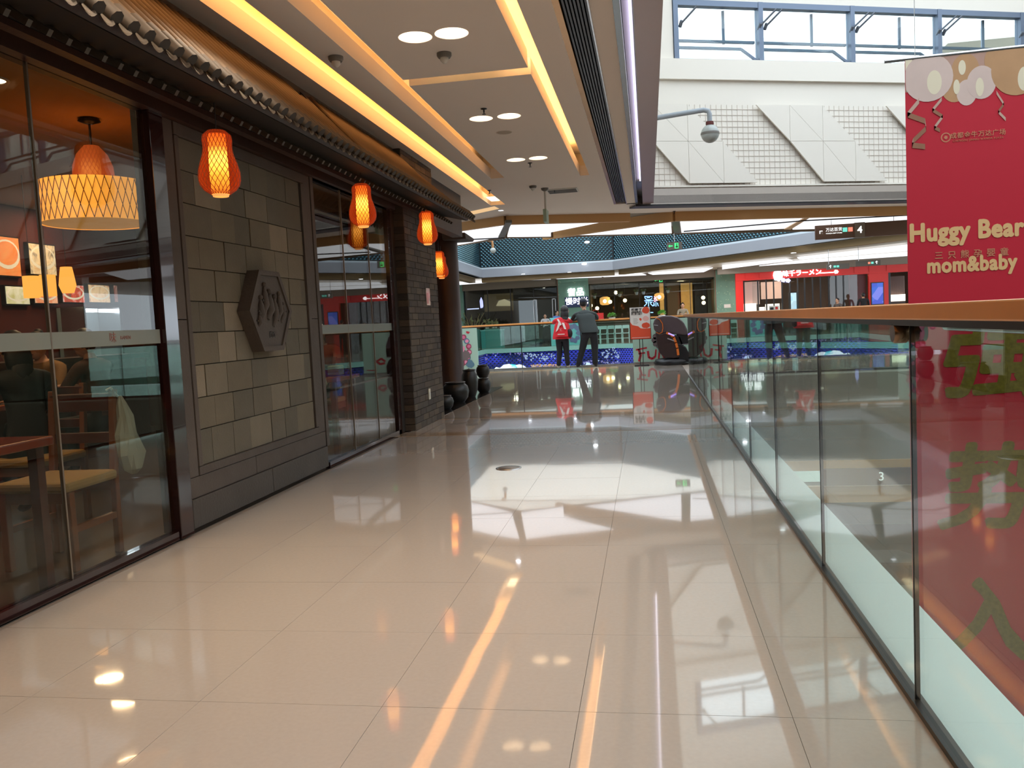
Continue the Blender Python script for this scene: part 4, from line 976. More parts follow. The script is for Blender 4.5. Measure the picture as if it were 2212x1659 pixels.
# solid printed panels
def printpanel(lbl, x0, x1):
    t = empty('printed_panel', lbl, 'panel', ((x0 + x1) / 2, 20.96, 0), 0, 'printed mint panels in the balustrade')
    MB().box(x0, x1, 20.93, 20.99, .0, 1.10).build('board', mint, t); MB().box(x0, x1, 20.925, 20.94, 0, .05).build('kick_strip', chrome, t); return t
def blob(cx, cz, r, n=16, jit=.15, seed=0, sx=1.):
    g = random.Random(seed); return [(cx + sx * r * (1 + g.uniform(-jit, jit)) * math.cos(2 * PI * k / n), cz + r * (1 + g.uniform(-jit, jit)) * math.sin(2 * PI * k / n)) for k in range(n)]
def prt(mb, poly, y, mi=0): mb.prism(poly, 'y', y, y - .002, mi); return mb
pp1 = printpanel('mint printed panel with a pink flower drawing, left of the people', -5.8, -4.34)
cols = [('pr_pink', (222, 112, 150)), ('pr_rose', (160, 60, 84)), ('pr_grey', (120, 104, 104)), ('pr_blue', (92, 128, 150)), ('pr_lpink', (240, 150, 180)), ('pr_red', (196, 44, 60)), ('pr_mintgrey', (134, 150, 140))]
pm = [mat(a, rgb=c, rough=.5) for a, c in cols]
fw_ = MB()
for k in range(13):
    a = PI * (.95 - k * .125); prt(fw_, blob(-4.83 + .30 * math.cos(a) * .9, .55 + .38 * math.sin(a), .075, 12, .1, k), 20.927 - k * .0002, 1 if k % 3 else 3)
    prt(fw_, blob(-4.83 + .31 * math.cos(a) * .9, .55 + .385 * math.sin(a), .045, 12, .1, k + 40), 20.924 - k * .0002, 0 if k % 2 else 4)
prt(fw_, blob(-4.82, .66, .14, 14, .2, 3, .8), 20.921, 0)
for (a, b, sx, sz, r0) in ((-4.86, .62, .05, .15, .3), (-4.76, .55, .07, .12, -.7), (-4.87, .42, .05, .13, .2)):
    prt(fw_, [(a + sx * math.cos(q) * math.cos(r0) - sz * math.sin(q) * math.sin(r0), b + sx * math.cos(q) * math.sin(r0) + sz * math.sin(q) * math.cos(r0)) for q in [i * PI / 7 for i in range(14)]], 20.918, 4)
prt(fw_, blob(-4.66, .42, .13, 14, .2, 9), 20.922, 2); prt(fw_, blob(-4.82, .22, .12, 14, .25, 5), 20.922, 1); prt(fw_, blob(-4.55, .18, .1, 20, .18, 6), 20.922, 3)
prt(fw_, blob(-4.57, 1.0, .04, 5, .5, 2), 20.922, 5); prt(fw_, blob(-4.84, .3, .03, 8, .2, 7, .5), 20.915, 0); prt(fw_, [(-4.85, .1), (-4.82, .1), (-4.81, .5), (-4.84, .5)], 20.915, 0)
fw_.build('flower_print', pm, pp1)
pp2 = printpanel('mint printed panel lettered FUN in red brush strokes behind the massage chair', -.40, 1.80)
fn = MB()
def brush(pts, r):
    for (a, b) in zip(pts[:-1], pts[1:]):
        d_ = Vector((b[0] - a[0], b[1] - a[1])); q = Vector((-d_.y, d_.x)).normalized(); r1, r2 = r * random.uniform(.7, 1.2), r * random.uniform(.6, 1.1)
        prt(fn, [(a[0] + q.x * r1, a[1] + q.y * r1), (a[0] - q.x * r1, a[1] - q.y * r1), (b[0] - q.x * r2 + d_.x * .08, b[1] - q.y * r2 + d_.y * .08), (b[0] + q.x * r2 + d_.x * .08, b[1] + q.y * r2 + d_.y * .08)], 20.928)
brush([(-.26, .38), (-.22, .22), (-.26, .08)], .028); brush([(-.33, .36), (-.08, .40)], .024); brush([(-.27, .26), (-.12, .28)], .02)
brush([(-.04, .32), (-.02, .16), (.06, .12), (.14, .18), (.16, .34)], .026)
brush([(.22, .12), (.25, .34), (.36, .14), (.44, .34)], .028)
brush([(1.20, .34), (1.30, .42), (1.44, .36), (1.34, .28), (1.22, .3)], .03); brush([(1.45, .12), (1.7, .13)], .012)
fn.build('fun_lettering', pm[5], pp2)
gf = MB()
for k in range(10): a = 2 * PI * k / 10; prt(gf, blob(.28 + .15 * math.cos(a), .58 + .15 * math.sin(a), .07, 10, .1, k), 20.927)
prt(gf, blob(.28, .58, .09, 12, .1, 5), 20.924); gf.build('flower_print', pm[2], pp2)

# ================================================================ FAR SHOPS
def shop(name_lbl, x0, x1, y, zt, wallc, depth=5.0):
    t = empty('shop_front', name_lbl, 'shop', ((x0 + x1) / 2, y, 0))
    MB().box(x0, x1, y + depth, y + depth + .1, 0, zt).box(x0, x0 + .05, y, y + depth, 0, zt).box(x1 - .05, x1, y, y + depth, 0, zt).build('inner_wall', wallc, t)
    MB().box(x0, x1, y, y + depth, zt, zt + .1).build('inner_ceiling', black, t)
    return t
DW = mat('shop_brown', rgb=(62, 52, 40), rough=.7, noise=.35, nscale=1.5)
Y4 = 44.0
s1 = shop('dark glazed shop with hanging lights and dim counter, left of the green pillar', -9.7, -4.65, Y4, 3.2, DW)
for i in range(4): MB().box(-9.65 + i * 1.24, -9.65 + i * 1.24 + 1.22, Y4 - .02, Y4, 0, 3.05).build('glass_pane', clear, s1)
for i in range(5): MB().box(-9.68 + i * 1.24, -9.64 + i * 1.24, Y4 - .04, Y4 + .02, 0, 3.05).build('mullion', dark, s1)
MB().box(-7.2, -4.7, Y4 + 1.0, Y4 + 1.1, 0, 3.1).build('dark_screen', black, s1)
MB().box(-9.3, -7.3, Y4 + 3.5, Y4 + 3.6, 1.9, 2.9).build('cream_panel', mat('cream_dim', rgb=(110, 98, 70), rough=.8, emit=(.4, .3, .15), es=.06), s1)
pa = [ony(x, y, Y4 + .9) for x, y in ((1072, 661), (1078, 650), (1090, 646), (1104, 652), (1104, 661))]
MB().prism([(p[0], p[2]) for p in pa], 'y', Y4 + .85, Y4 + .8).build('arched_panel', mat('cream_arch', rgb=(176, 166, 130), rough=.8, emit=(.5, .42, .25), es=.4), s1)
for i in range(2):
    x = -5.95 + i * 1.0; dh = MB()
    for xx in (x, x + .16): dh.box(xx - .015, xx + .015, Y4 - .09, Y4 - .06, 1.0, 2.35)
    dh.box(x, x + .16, Y4 - .09, Y4 - .06, 2.32, 2.35).box(x, x + .16, Y4 - .09, Y4 - .06, 1.0, 1.03); dh.build('door_handle', chrome, s1)
def glow(lbl, px, py, y, r, m_, grp, cat='light', name='globe_lamp', host=None):
    p = ony(px, py, y); t = empty(name, lbl, cat, tuple(p), 0, grp)
    MB().ball(tuple(p), r, 10).build('globe', m_, t); MB().tube([(p[0], p[1], p[2] + r * .8), (p[0], p[1], 3.15)], .008, 4).build('cord', dark, t); return t
wl_ = emis('shop_white_lamp', (1, .93, .8), 5); wlo = emis('shop_orange_lamp', (1, .55, .25), 4); bulb = emis('warm_bulb', (1, .78, .45), 5)
def disc(lbl, px, py, y, r=.09, m_=None, grp='recessed lights of the far shops'):
    p = ony(px, py, y); t = empty('downlight', lbl, 'light', tuple(p), 0, grp)
    MB().lathe([(r, 0), (r * 1.25, 0), (r * 1.25, .03), (r, .03)], tuple(p), 14, cap=False).build('rim', dark, t); MB().lathe([(.001, 0), (r, 0), (r, .02), (.001, .02)], tuple(p), 14, cap=False).build('lamp', m_ or wl_, t)
for px, py, lb, m_ in ((997, 622, 'small light at the left end of the dark glazed shop', None), (1020, 624, 'left of the twin lights in the dark glazed shop', None), (1028, 622, 'right of the twin lights in the dark glazed shop', None), (1043, 621, 'faint light right of the twin lights', None),
                       (1097, 623, 'orange spotlight in the dark glazed shop', wlo), (1116, 619, 'bright white spotlight beside the dark screen', None), (1159, 620, 'faint spotlight on the dark screen, left one', None), (1168, 615, 'faint spotlight on the dark screen, upper one', None), (1175, 622, 'faint spotlight on the dark screen, right one', None)):
    disc(lb, px, py, Y4 + .6, .07 if 'faint' in lb else .1, m_)
o = MB().box(*[c for ab in zip(ony(1004, 655, Y4 + .4)[:1], ony(1034, 655, Y4 + .4)[:1]) for c in ab], Y4 + .38, Y4 + .42, 2.02, 2.07).build('light_strip', emis('violet_strip', (.55, .6, 1), 1.2)); tag(o, 'thin violet lettering strip inside the dark glazed shop', 'sign')
p = ony(1040, 655, Y4 + .4)
o = MB().prism(blob(p[0], p[2], .28, 12, .25, 4, .35), 'y', Y4 + .42, Y4 + .38).build('fish_sign', emis('violet_sign', (.45, .45, 1), 1.4)); tag(o, 'upright violet glowing shape in the dark glazed shop', 'sign')
# plants and pebbles standing at the rail in front of shop 1
leafm = mat('leaf_green', rgb=(86, 100, 52), rough=.6)
rg4 = random.Random(9)
def planter(lbl, px, y, h, spread, stems):
    p = ony(px, 706, y); t = empty('planter', lbl, 'plant', (p[0], y, 0), 0, 'planted boxes on the far walkway')
    MB().box(p[0] - .35, p[0] + .35, y - .2, y + .2, 0, .95).build('box', mat('planter_green', rgb=(72, 130, 120), rough=.5), t)
    st = MB(); lf = MB()
    for i in range(stems):
        a = rg4.uniform(-1, 1); b = rg4.uniform(-.5, .5); hh = h * rg4.uniform(.5, 1.1); q0 = (p[0] + a * .25, y + b * .2, .93); q1 = (p[0] + a * spread, y + b * .3, .95 + hh)
        st.tube([q0, ((q0[0] + q1[0]) / 2, q0[1], .95 + hh * .65), q1], .012, 4)
        for j in range(5):
            u = rg4.uniform(.4, 1); c = (q0[0] + (q1[0] - q0[0]) * u, y + rg4.uniform(-.1, .1), .95 + hh * u); v = Vector((rg4.uniform(-.14, .14), .03, rg4.uniform(-.02, .14))); w2 = Vector((.03, 0, -.03))
            lf.add([c, tuple(Vector(c) + v * .5 + w2), tuple(Vector(c) + v), tuple(Vector(c) + v * .5 - w2)], [(0, 1, 2, 3)])
    st.build('stems', mat('stem_tan', rgb=(130, 116, 78), rough=.7), t); lo = lf.build('leaves', leafm, t); lo['kind'] = 'stuff'
    wh = MB()
    for i in range(4): wh.ball((p[0] + rg4.uniform(-.3, .3), y - .1, .99), .07, 8)
    wh.build('white_flowers', mat('flower_white', rgb=(200, 196, 186), rough=.7), t)
planter('planter of bare twigs and white flowers at the left of the far shop', 1022, 42.2, .8, .7, 12); planter('bushy planter with white flowers in front of the far shop', 1062, 42.4, .45, .35, 16)
# counters
def counter(lbl, x0, x1, y, z, m_, top):
    t = empty('kiosk_counter', lbl, 'counter', ((x0 + x1) / 2, y, 0), 0, 'teal counters on the far walkway')
    MB().box(x0, x1, y, y + .8, 0, z).build('body', m_, t); MB().box(x0 - .03, x1 + .03, y - .03, y + .83, z, z + .05).build('worktop', top, t)
    MB().box(x0 + .08, x1 - .08, y - .012, y, .12, z - .12).build('front_panel', m_, t); return t
teal = mat('teal_counter', rgb=(56, 140, 134), rough=.4); aqua = mat('aqua_counter', rgb=(120, 200, 204), rough=.4, emit=(.2, .6, .6), es=.15)
p = ony(1040, 740, 40.5); q = ony(1084, 740, 40.5); counter('teal counter seen through the glass, left of the joint', p[0], q[0], 40.5, .85, teal, mat('teal_top', rgb=(110, 176, 168), rough=.4))
p = ony(1191, 740, 40.2); q = ony(1256, 740, 40.2); kc = counter('pale aqua kiosk counter with a purple floral print behind the couple', p[0], q[0], 40.2, 1.28, aqua, aqua)
fl_ = MB(); pc = ony(1240, 722, 40.18)
for k in range(9): a = 2 * PI * k / 9; fl_.prism(blob(pc[0] + .22 * math.cos(a), pc[2] + .05 + .36 * math.sin(a), .12, 10, .2, k), 'y', 40.185 - k * .001, 40.18 - k * .001)
fl_.build('floral_print', mat('violet_print', rgb=(134, 128, 178), rough=.5), kc)
pc = ony(1181, 725, 40.18); MB().prism([(pc[0] - .25, .2), (pc[0] + .2, .2), (pc[0] + .2, .8), (pc[0] + .05, .95), (pc[0] - .1, .95), (pc[0] - .25, .8)], 'y', 40.6, 40.5).build('arched_opening', dark, kc)
# green patterned pillars
def pillar(lbl, x0, x1, y, z=3.32):
    t = empty('patterned_pillar', lbl, 'pillar', ((x0 + x1) / 2, y, 0), 0, 'green speckled pillars between the far shops')
    MB().box(x0, x1, y, y + .6, 0, z).build('cladding', mintp, t); sp_ = MB(); g = random.Random(int(x0 * 10))
    n_ = int((x1 - x0) * 28)
    for i in range(n_):
        a, b = g.uniform(x0 + .05, x1 - .05), g.uniform(1.2, z - .1); r0 = g.uniform(0, 3)
        sp_.prism([(a + .05 * math.cos(r0), b + .05 * math.sin(r0)), (a - .012 * math.sin(r0), b + .012 * math.cos(r0)), (a - .05 * math.cos(r0), b - .05 * math.sin(r0)), (a + .012 * math.sin(r0), b - .012 * math.cos(r0))], 'y', y - .001, y - .004)
    o = sp_.build('leaf_flecks', mat('fleck', rgb=(176, 204, 168), rough=.6), t); o['kind'] = 'stuff'
    MB().box(x0, x0 + .04, y - .02, y, 0, z).build('edge_strip', mat('copper_strip', rgb=(130, 90, 70), rough=.4), t); return t
Y4f = 43.6
a1, a2 = ony(960, 650, Y4f)[0], ony(999, 650, Y4f)[0]; pillar('green speckled pillar at the left end, beside the round dark column', a1, a2, Y4f)
a1, a2 = ony(1205, 650, Y4f)[0], ony(1272, 650, Y4f)[0]; p2 = pillar('green speckled pillar with glowing white shop characters', a1, a2, Y4f)
cx = ony(1244, 632, Y4f); text('glowing_sign', '耆品', p2, (cx[0], Y4f - .05, cx[2]), .44, white_sign, fat=.008, ext=.03)
cx = ony(1246, 652, Y4f); MB().box(cx[0] - .62, cx[0] + .62, Y4f - .03, Y4f - .01, cx[2] - .28, cx[2] + .26).build('sign_board', mat('sign_navy', rgb=(36, 50, 90), rough=.3), p2)
text('glowing_sign', '慢时光', p2, (cx[0], Y4f - .05, cx[2] + .02), .40, white_sign, fat=.003, ext=.02)
a1, a2 = ony(1545, 640, Y4f)[0], ony(1590, 640, Y4f)[0]; p3 = pillar('green speckled pillar between the neon shop and the red shop', a1, a2, Y4f)
cx = ony(1571, 661, Y4f); MB().box(cx[0] - .16, cx[0] + .16, Y4f - .03, Y4f - .01, cx[2] - .09, cx[2] + .09).build('notice', white, p3)
# shop 2 with globes and neon
s2 = shop('dark glazed restaurant with globe lamps and a blue neon sign', -3.0, 3.45, Y4, 3.2, mat('shop_olive', rgb=(70, 60, 36), rough=.7, noise=.5, nscale=1.2))
for i in range(5): MB().box(-2.98 + i * 1.29, -2.98 + i * 1.29 + 1.27, Y4 - .02, Y4, 0, 3.12).build('glass_pane', clear, s2)
for i in range(6): MB().box(-3.0 + i * 1.29, -2.97 + i * 1.29, Y4 - .03, Y4 + .01, 0, 3.12).build('mullion', dark, s2)
for i in range(5): MB().box(-3.0, 3.4, Y4 + .3 + i * .7, Y4 + .4 + i * .7, 2.95, 3.02).build('ceiling_duct', mat('duct_grey', rgb=(54, 58, 58), rough=.5), s2)
def lit(px0, px1, py0, py1, y, m_, nm):
    a, b = ony(px0, py0, y), ony(px1, py1, y); return MB().box(a[0], b[0], y, y + .1, max(0, b[2]), a[2]).build(nm, m_, s2)
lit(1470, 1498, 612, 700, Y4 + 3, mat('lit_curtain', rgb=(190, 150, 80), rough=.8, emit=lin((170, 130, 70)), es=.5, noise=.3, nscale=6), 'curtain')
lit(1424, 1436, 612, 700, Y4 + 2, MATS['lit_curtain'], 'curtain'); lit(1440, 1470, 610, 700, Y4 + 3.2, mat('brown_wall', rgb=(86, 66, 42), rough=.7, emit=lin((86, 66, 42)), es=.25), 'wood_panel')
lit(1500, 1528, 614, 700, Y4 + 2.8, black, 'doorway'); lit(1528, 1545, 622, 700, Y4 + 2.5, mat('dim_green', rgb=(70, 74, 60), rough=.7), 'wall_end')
for px, py, r, m_, lb in ((1307, 650, .30, mat('paper_amber', rgb=(230, 160, 70), rough=.6, emit=(.8, .42, .12), es=.7), 'amber paper lantern, left one in the neon restaurant'), (1424, 641, .27, None, 'amber paper lantern behind the neon sign')):
    m_ = m_ or MATS['paper_amber']; p = ony(px, py, Y4 + 1.5); t = empty('paper_lantern', lb, 'lamp', tuple(p), 0, 'amber paper lanterns in the far restaurant')
    MB().lathe([(r * .55, -r * .75), (r * .9, -r * .55), (r, 0), (r * .9, r * .55), (r * .45, r * .75)], tuple(p), 14).build('shade', m_, t); MB().tube([(p[0], p[1], p[2] + r * .7), (p[0], p[1], 3.15)], .008, 4).build('cord', dark, t)
    MB().ball((p[0], p[1] - r * .9, p[2] - .02), .1, 8).build('bulb', bulb, t)
for px, py, lb in ((1330, 632, 'uppermost bare bulb in the neon restaurant'), (1318, 652, 'bare bulb right of the amber lantern'), (1350, 649, 'bare bulb in the middle of the window'), (1276, 660, 'bare bulb next to the green pillar edge'), (1290, 666, 'lower bare bulb above the red bag'), (1519, 643, 'upper of two bulbs in the dark doorway'), (1520, 654, 'lower of two bulbs in the dark doorway')):
    glow(lb, px, py, Y4 + 1, .10, bulb, 'bare bulbs in the neon restaurant', name='bare_bulb')
for i, (px, py) in enumerate(((1284, 641), (1339, 637), (1375, 633), (1390, 632), (1443, 629))):
    p = ony(px, py, Y4 + .5); t = empty('hanging_pot', ['hanging white plant pot nearest the green pillar', 'hanging white plant pot right of the top bulb', 'hanging white plant pot left of the neon sign', 'hanging white plant pot just above the neon sign', 'hanging white plant pot right of the second paper lantern'][i], 'pot', tuple(p), 0, 'hanging plant pots in the far restaurant')
    MB().lathe([(.06, -.1), (.1, .05)], tuple(p), 10).build('pot', mat('pot_pale', rgb=(170, 176, 166), rough=.5), t); l = MB(); 
    for a in range(7): l.add([(p[0], p[1], p[2] + .05), (p[0] + .12 * math.cos(a), p[1] - .05, p[2] + .2), (p[0] + .16 * math.cos(a + .3), p[1], p[2] + .12)], [(0, 1, 2)])
    l.build('leaves', leafm, t); MB().tube([(p[0], p[1], p[2] + .1), (p[0], p[1], 3.15)], .006, 4).build('cord', dark, t)
ns = empty('neon_sign', 'blue and pink neon characters in the far restaurant window', 'sign', tuple(ony(1407, 655, Y4 + .1)))
nb = MB(); nk = MB(); YN = Y4 + .05
def NP(px, py): p = ony(px, py, YN); return tuple(p)
for st in ([(1392.5, 640.5), (1409, 640.5), (1408, 645), (1404, 647.5), (1398, 647.5), (1394, 645), (1392.5, 640.5)], [(1392, 649.5), (1411, 649)], [(1401, 650), (1401, 662)], [(1398, 651), (1396, 657), (1391.5, 661.5)], [(1404, 651), (1406, 657), (1411, 661.5)], [(1394, 652), (1398, 655)], [(1409, 652), (1404.5, 655)], [(1397, 643), (1404, 643)],
           [(1412, 653), (1413.5, 661)], [(1417, 652), (1417, 662)], [(1414, 656), (1411, 660)], [(1420, 654), (1422, 661)], [(1405, 675), (1411, 675)]): nb.tube([NP(*q) for q in st], .022, 5)
for st in ([(1413, 640), (1420, 650)], [(1419, 640), (1412, 650)], [(1412, 645), (1418, 643)], [(1413, 652), (1419, 648)]): nk.tube([NP(*q) for q in st], .022, 5)
nb.build('blue_tube', emis('neon_blue', (.22, .40, 1), 2.6), ns); nk.build('pink_tube', emis('neon_pink', (1, .45, .65), 1.8), ns)
# folding chairs
fcm = mat('chair_mint', rgb=(186, 214, 206), rough=.4)
def foldchair(x, y):
    t = empty('folding_chair', '', 'chair', (x, y, 0), 0, 'pale folding chairs in a row on the far walkway')
    for sx in (-.15, .15):
        MB().tube([(x + sx, y - .25, 0), (x + sx, y + .05, .8)], .02, 5).build('leg', fcm, t); MB().tube([(x + sx * .9, y + .25, 0), (x + sx * .9, y - .12, .48)], .018, 5).build('leg', fcm, t)
    MB().box(x - .15, x + .15, y - .2, y + .2, .42, .45).build('seat', fcm, t); MB().box(x - .15, x + .15, y + .02, y + .06, .66, .82).build('backrest', fcm, t); MB().tube([(x - .15, y - .17, .2), (x + .15, y - .17, .2)], .014, 5).build('stretcher', fcm, t); return t
fc = foldchair(0, 0)
for i, px in enumerate((1290, 1305, 1321, 1337, 1353)):
    p = ony(px, 742, 40.2); o = fc if i == 0 else dup(fc); o.location = (p[0], 40.2, 0); o['label'] = ['first pale folding chair of the row, beside the leaning man', 'second pale folding chair from the leaning man', 'third pale folding chair from the leaning man', 'fourth pale folding chair from the leaning man', 'last pale folding chair of the row, beside the poster stand'][i]
# counter items
p = ony(1285, 688, 40.4); t = empty('gift_bag', 'red gift bag with a round white print on the counter', 'bag', (p[0], 40.4, 1.0))
MB().box(p[0] - .3, p[0] + .42, 40.35, 40.55, 1.05, 1.45).build('bag_body', redp, t); MB().prism(blob(p[0] - .05, 1.25, .15, 12, .08, 3), 'y', 40.348, 40.34).build('round_print', white, t)
MB().tube([(p[0] - .1, 40.4, 1.45), (p[0] - .05, 40.4, 1.6), (p[0] + .15, 40.4, 1.6), (p[0] + .2, 40.4, 1.45)], .01, 4).build('handle', redp, t)
MB().box(p[0] - 1.0, p[0] + 3.6, 40.3, 40.9, .98, 1.05).box(p[0] - 1.0, p[0] + 3.6, 40.5, 40.8, .0, .98).build('counter_slab', mat('counter_tan', rgb=(110, 96, 80), rough=.5)); tag(bpy.context.scene.collection.objects['counter_slab'], 'long low counter behind the folding chairs, carrying the red bag', 'counter')
for i, px in enumerate((1322, 1430)):
    p = ony(px, 686, 40.5); t = empty('potted_plant', ['round green plant in a white pot right of the red bag', 'round green plant in a white pot below the neon sign'][i], 'plant', (p[0], 40.5, 1.05), 0, 'green plants on the far counter')
    MB().lathe([(.12, 0), (.17, .16)], (p[0], 40.5, 1.05), 12).build('pot', white, t); l = MB()
    for a in range(40):
        v = Vector((rg4.uniform(-1, 1), rg4.uniform(-1, 1), rg4.uniform(0, 1))).normalized() * .2; c = Vector((p[0], 40.5, 1.24)); l.add([c + v * .4, c + v + Vector((.05, 0, 0)), c + v * 1.2, c + v - Vector((.05, 0, .02))], [(0, 1, 2, 3)])
    l.build('leaves', mat('bright_leaf', rgb=(96, 160, 60), rough=.5), t)['kind'] = 'stuff'
# ---- red shop
YR = 42.0
RX0, RX1 = ony(1588, 600, YR)[0], 14.5
rs = empty('red_shop_front', 'bright red noodle shop front with glowing white lettering', 'shop', (8, YR, 0))
MB().box(RX0, RX1, YR + 4.5, YR + 4.6, 0, 3.1).box(RX1, RX1 + .1, YR, YR + 4.5, 0, 3.1).build('inner_wall', mat('noodle_wall', rgb=(84, 66, 56), rough=.7, noise=.3, nscale=1.5), rs)
zf = 2.66
MB().box(RX0, RX1, YR - .15, YR + .1, zf, 3.26).build('fascia', redp, rs)
MB().box(RX0, RX0 + .35, YR - .12, YR + .1, 0, zf).build('red_pier', redp, rs)
fpx = [1607, 1637, 1670, 1708, 1742, 1772, 1810, 1842, 1874, 1912, 1950]
for a, b in zip(fpx[:-1], fpx[1:]):
    xa, xb = ony(a, 590, YR - .15)[0], ony(b, 590, YR - .15)[0]; MB().box(xa + .06, xb - .06, YR - .18, YR - .15, zf + .08, 3.14).build('fascia_panel', redp, rs)
for px in (1607, 1637, 1655, 1671, 1689, 1706, 1723, 1738, 1755, 1772, 1790, 1806, 1822):
    xa = ony(px, 620, YR)[0]; MB().box(xa - .03, xa + .03, YR - .03, YR + .03, 0, zf).build('mullion', dark, rs)
xa, xb = ony(1607, 0, YR)[0], ony(1840, 0, YR)[0]
MB().box(xa, xb, YR - .005, YR + .005, 0, zf).build('glass_pane', clear, rs)
xc = ony(1838, 630, YR)[0]; xd = ony(1874, 630, YR)[0]
MB().box(xc, xd, YR + .3, YR + .4, 0, zf).build('dark_red_door', mat('door_maroon', rgb=(90, 24, 22), rough=.4), rs)
xe, xf = ony(1876, 630, YR)[0], ony(1918, 630, YR)[0]
MB().box(xe, xf, YR - .1, YR + .1, 0, zf).build('red_pier', redp, rs)
MB().box(xf, xf + .1, YR - .1, YR + .1, 0, zf).build('mullion', dark, rs); MB().box(xf, RX1, YR - .15, YR, 0, .5).build('sill_wall', redp, rs)
# striped blinds and white lit counter inside
for i in range(16):
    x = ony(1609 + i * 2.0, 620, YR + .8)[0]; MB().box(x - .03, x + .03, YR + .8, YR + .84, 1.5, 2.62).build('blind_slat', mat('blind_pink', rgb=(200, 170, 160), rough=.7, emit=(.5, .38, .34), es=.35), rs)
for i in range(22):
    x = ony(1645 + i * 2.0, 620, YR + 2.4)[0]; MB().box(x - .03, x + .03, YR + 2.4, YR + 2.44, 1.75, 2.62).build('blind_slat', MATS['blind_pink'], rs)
for i in range(12):
    x = ony(1925 + i * 2.5, 620, YR + .8)[0]; MB().box(x - .035, x + .035, YR + .8, YR + .84, 1.6, 2.5).build('blind_slat', mat('blind_dim', rgb=(130, 110, 104), rough=.7), rs)
def litc(lb, a, b, z0, z1, y):
    x0_, x1_ = ony(a, 660, y)[0], ony(b, 660, y)[0]; t = empty('lit_counter', lb, 'counter', ((x0_ + x1_) / 2, y, 0), 0, 'glowing counters in the red shop')
    MB().box(x0_, x1_, y, y + .5, 0, z0).build('base', dkwood, t); MB().box(x0_, x1_, y, y + .5, z0, z1).build('glowing_front', emis('counter_glow', (1, .82, .66), 1.9), t)
litc('glowing counter at the left corner of the red shop', 1607, 1634, 1.12, 1.55, YR + .5); litc('small glowing counter behind the poster notice in the red shop', 1640, 1652, 1.12, 1.35, YR + .7); litc('glowing counter right of the small one in the red shop', 1656, 1684, 1.15, 1.48, YR + .7); litc('glowing white counter beside the red banner edge', 1922, 1956, 1.3, 1.62, YR + .5)
for a, b, c, d, m_, lb in ((1705, 1721, 633, 672, ramp_img('menu_cyan', [(0, (120, 180, 220)), (.5, (200, 226, 240)), (1, (90, 90, 110))], 3.5, .8), 'tall pale blue lit menu standing inside the red shop'), (1883, 1908, 612, 656, ramp_img('screen_blue', [(0, (60, 50, 150)), (.5, (40, 80, 170)), (1, (170, 150, 220))], 2.2, .8), 'upright violet blue screen on the red pier')):
    p0, p1 = ony(a, c, YR + (.6 if a < 1800 else -.14)), ony(b, d, YR + (.6 if a < 1800 else -.14)); t = empty('lit_screen', lb, 'screen', ((p0[0] + p1[0]) / 2, p0[1], p1[2]), 0, 'lit screens of the red shop')
    z_ = min(p1[2], 1.25) if a < 1800 else p1[2]
    MB().box(p0[0] - .04, p1[0] + .04, p0[1], p0[1] + .06, z_ - (.04 if a > 1800 else z_), p0[2] + .04).build('frame', dark, t); MB().box(p0[0], p1[0], p0[1] - .01, p0[1], z_, p0[2]).build('display', m_, t)
lt = ony(1680, 594, YR - .2); MB().prism(blob(lt[0], lt[2] - .02, .27, 14, .12, 8, .9), 'y', YR - .2, YR - .26).build('round_emblem', white_sign, rs)
lt = ony(1732, 590, YR - .2); text('glowing_sign', '味千ラーメン', rs, (lt[0], YR - .22, lt[2]), .30, white_sign, fat=.008, ext=.03)
lt = ony(1789, 588, YR - .2); MB().box(lt[0] - .42, lt[0] + .25, YR - .24, YR - .2, lt[2] - .04, lt[2] + .0).prism(blob(lt[0] + .36, lt[2], .10, 6, .1, 2), 'y', YR - .2, YR - .24).build('glowing_sign', white_sign, rs)
for px, py, lb in ((1702, 606, 'heart-shaped light hanging in the red shop, larger one'), (1692, 605, 'heart-shaped light hanging in the red shop, smaller one')):
    p = ony(px, py, YR - .3); t = empty('heart_light', lb, 'sign', tuple(p), 0, 'small pale blue hanging signs'); MB().prism(blob(p[0], p[2], .12, 5, .1, 2), 'y', p[1], p[1] - .04).build('shape', emis('pale_violet', (.6, .6, 1), 1.2), t); MB().tube([(p[0], p[1], p[2] + .1), (p[0], p[1], 2.8)], .006, 4).build('cord', dark, t)
p = ony(1672, 662, 36); t = empty('rail_notice', 'small white notice with a red heart standing at the far rail', 'sign', (p[0], 36, 1.1)); MB().box(p[0] - .2, p[0] + .2, 36, 36.02, 1.12, 1.35).build('board', white, t); MB().prism(blob(p[0] + .1, 1.25, .06, 8, .1, 1), 'y', 36, 35.99).build('heart', redp, t); MB().box(p[0] - .16, p[0] - .02, 35.99, 36, 1.19, 1.29).build('print', dark, t); MB().box(p[0] - .02, p[0] + .02, 36.02, 36.04, 0, 1.3).build('post', dark, t)
# fill lights added inside the far shops, besides the lamps that emit
for x, y, P, c in ((-7.3, 45.2, 12, (1, .85, .7)), (-1.2, 45.3, 25, (1, .7, .4)), (1.8, 45.6, 25, (1, .7, .4)), (6.5, 43.2, 60, (1, .75, .55)), (9.3, 43.2, 40, (1, .75, .55))):
    l = alight('shop_ceiling_light', (x, y, 3.0), .3, P, c)
alight('walkway_light', (-3, 41.2, 3.34), .3, 130, (.95, .97, 1), (0, 0, 0), None); alight('walkway_light', (3, 39.5, 3.34), .3, 130, (.95, .97, 1)); alight('walkway_light', (7.6, 36.5, 3.34), .3, 160, (.95, .97, 1))

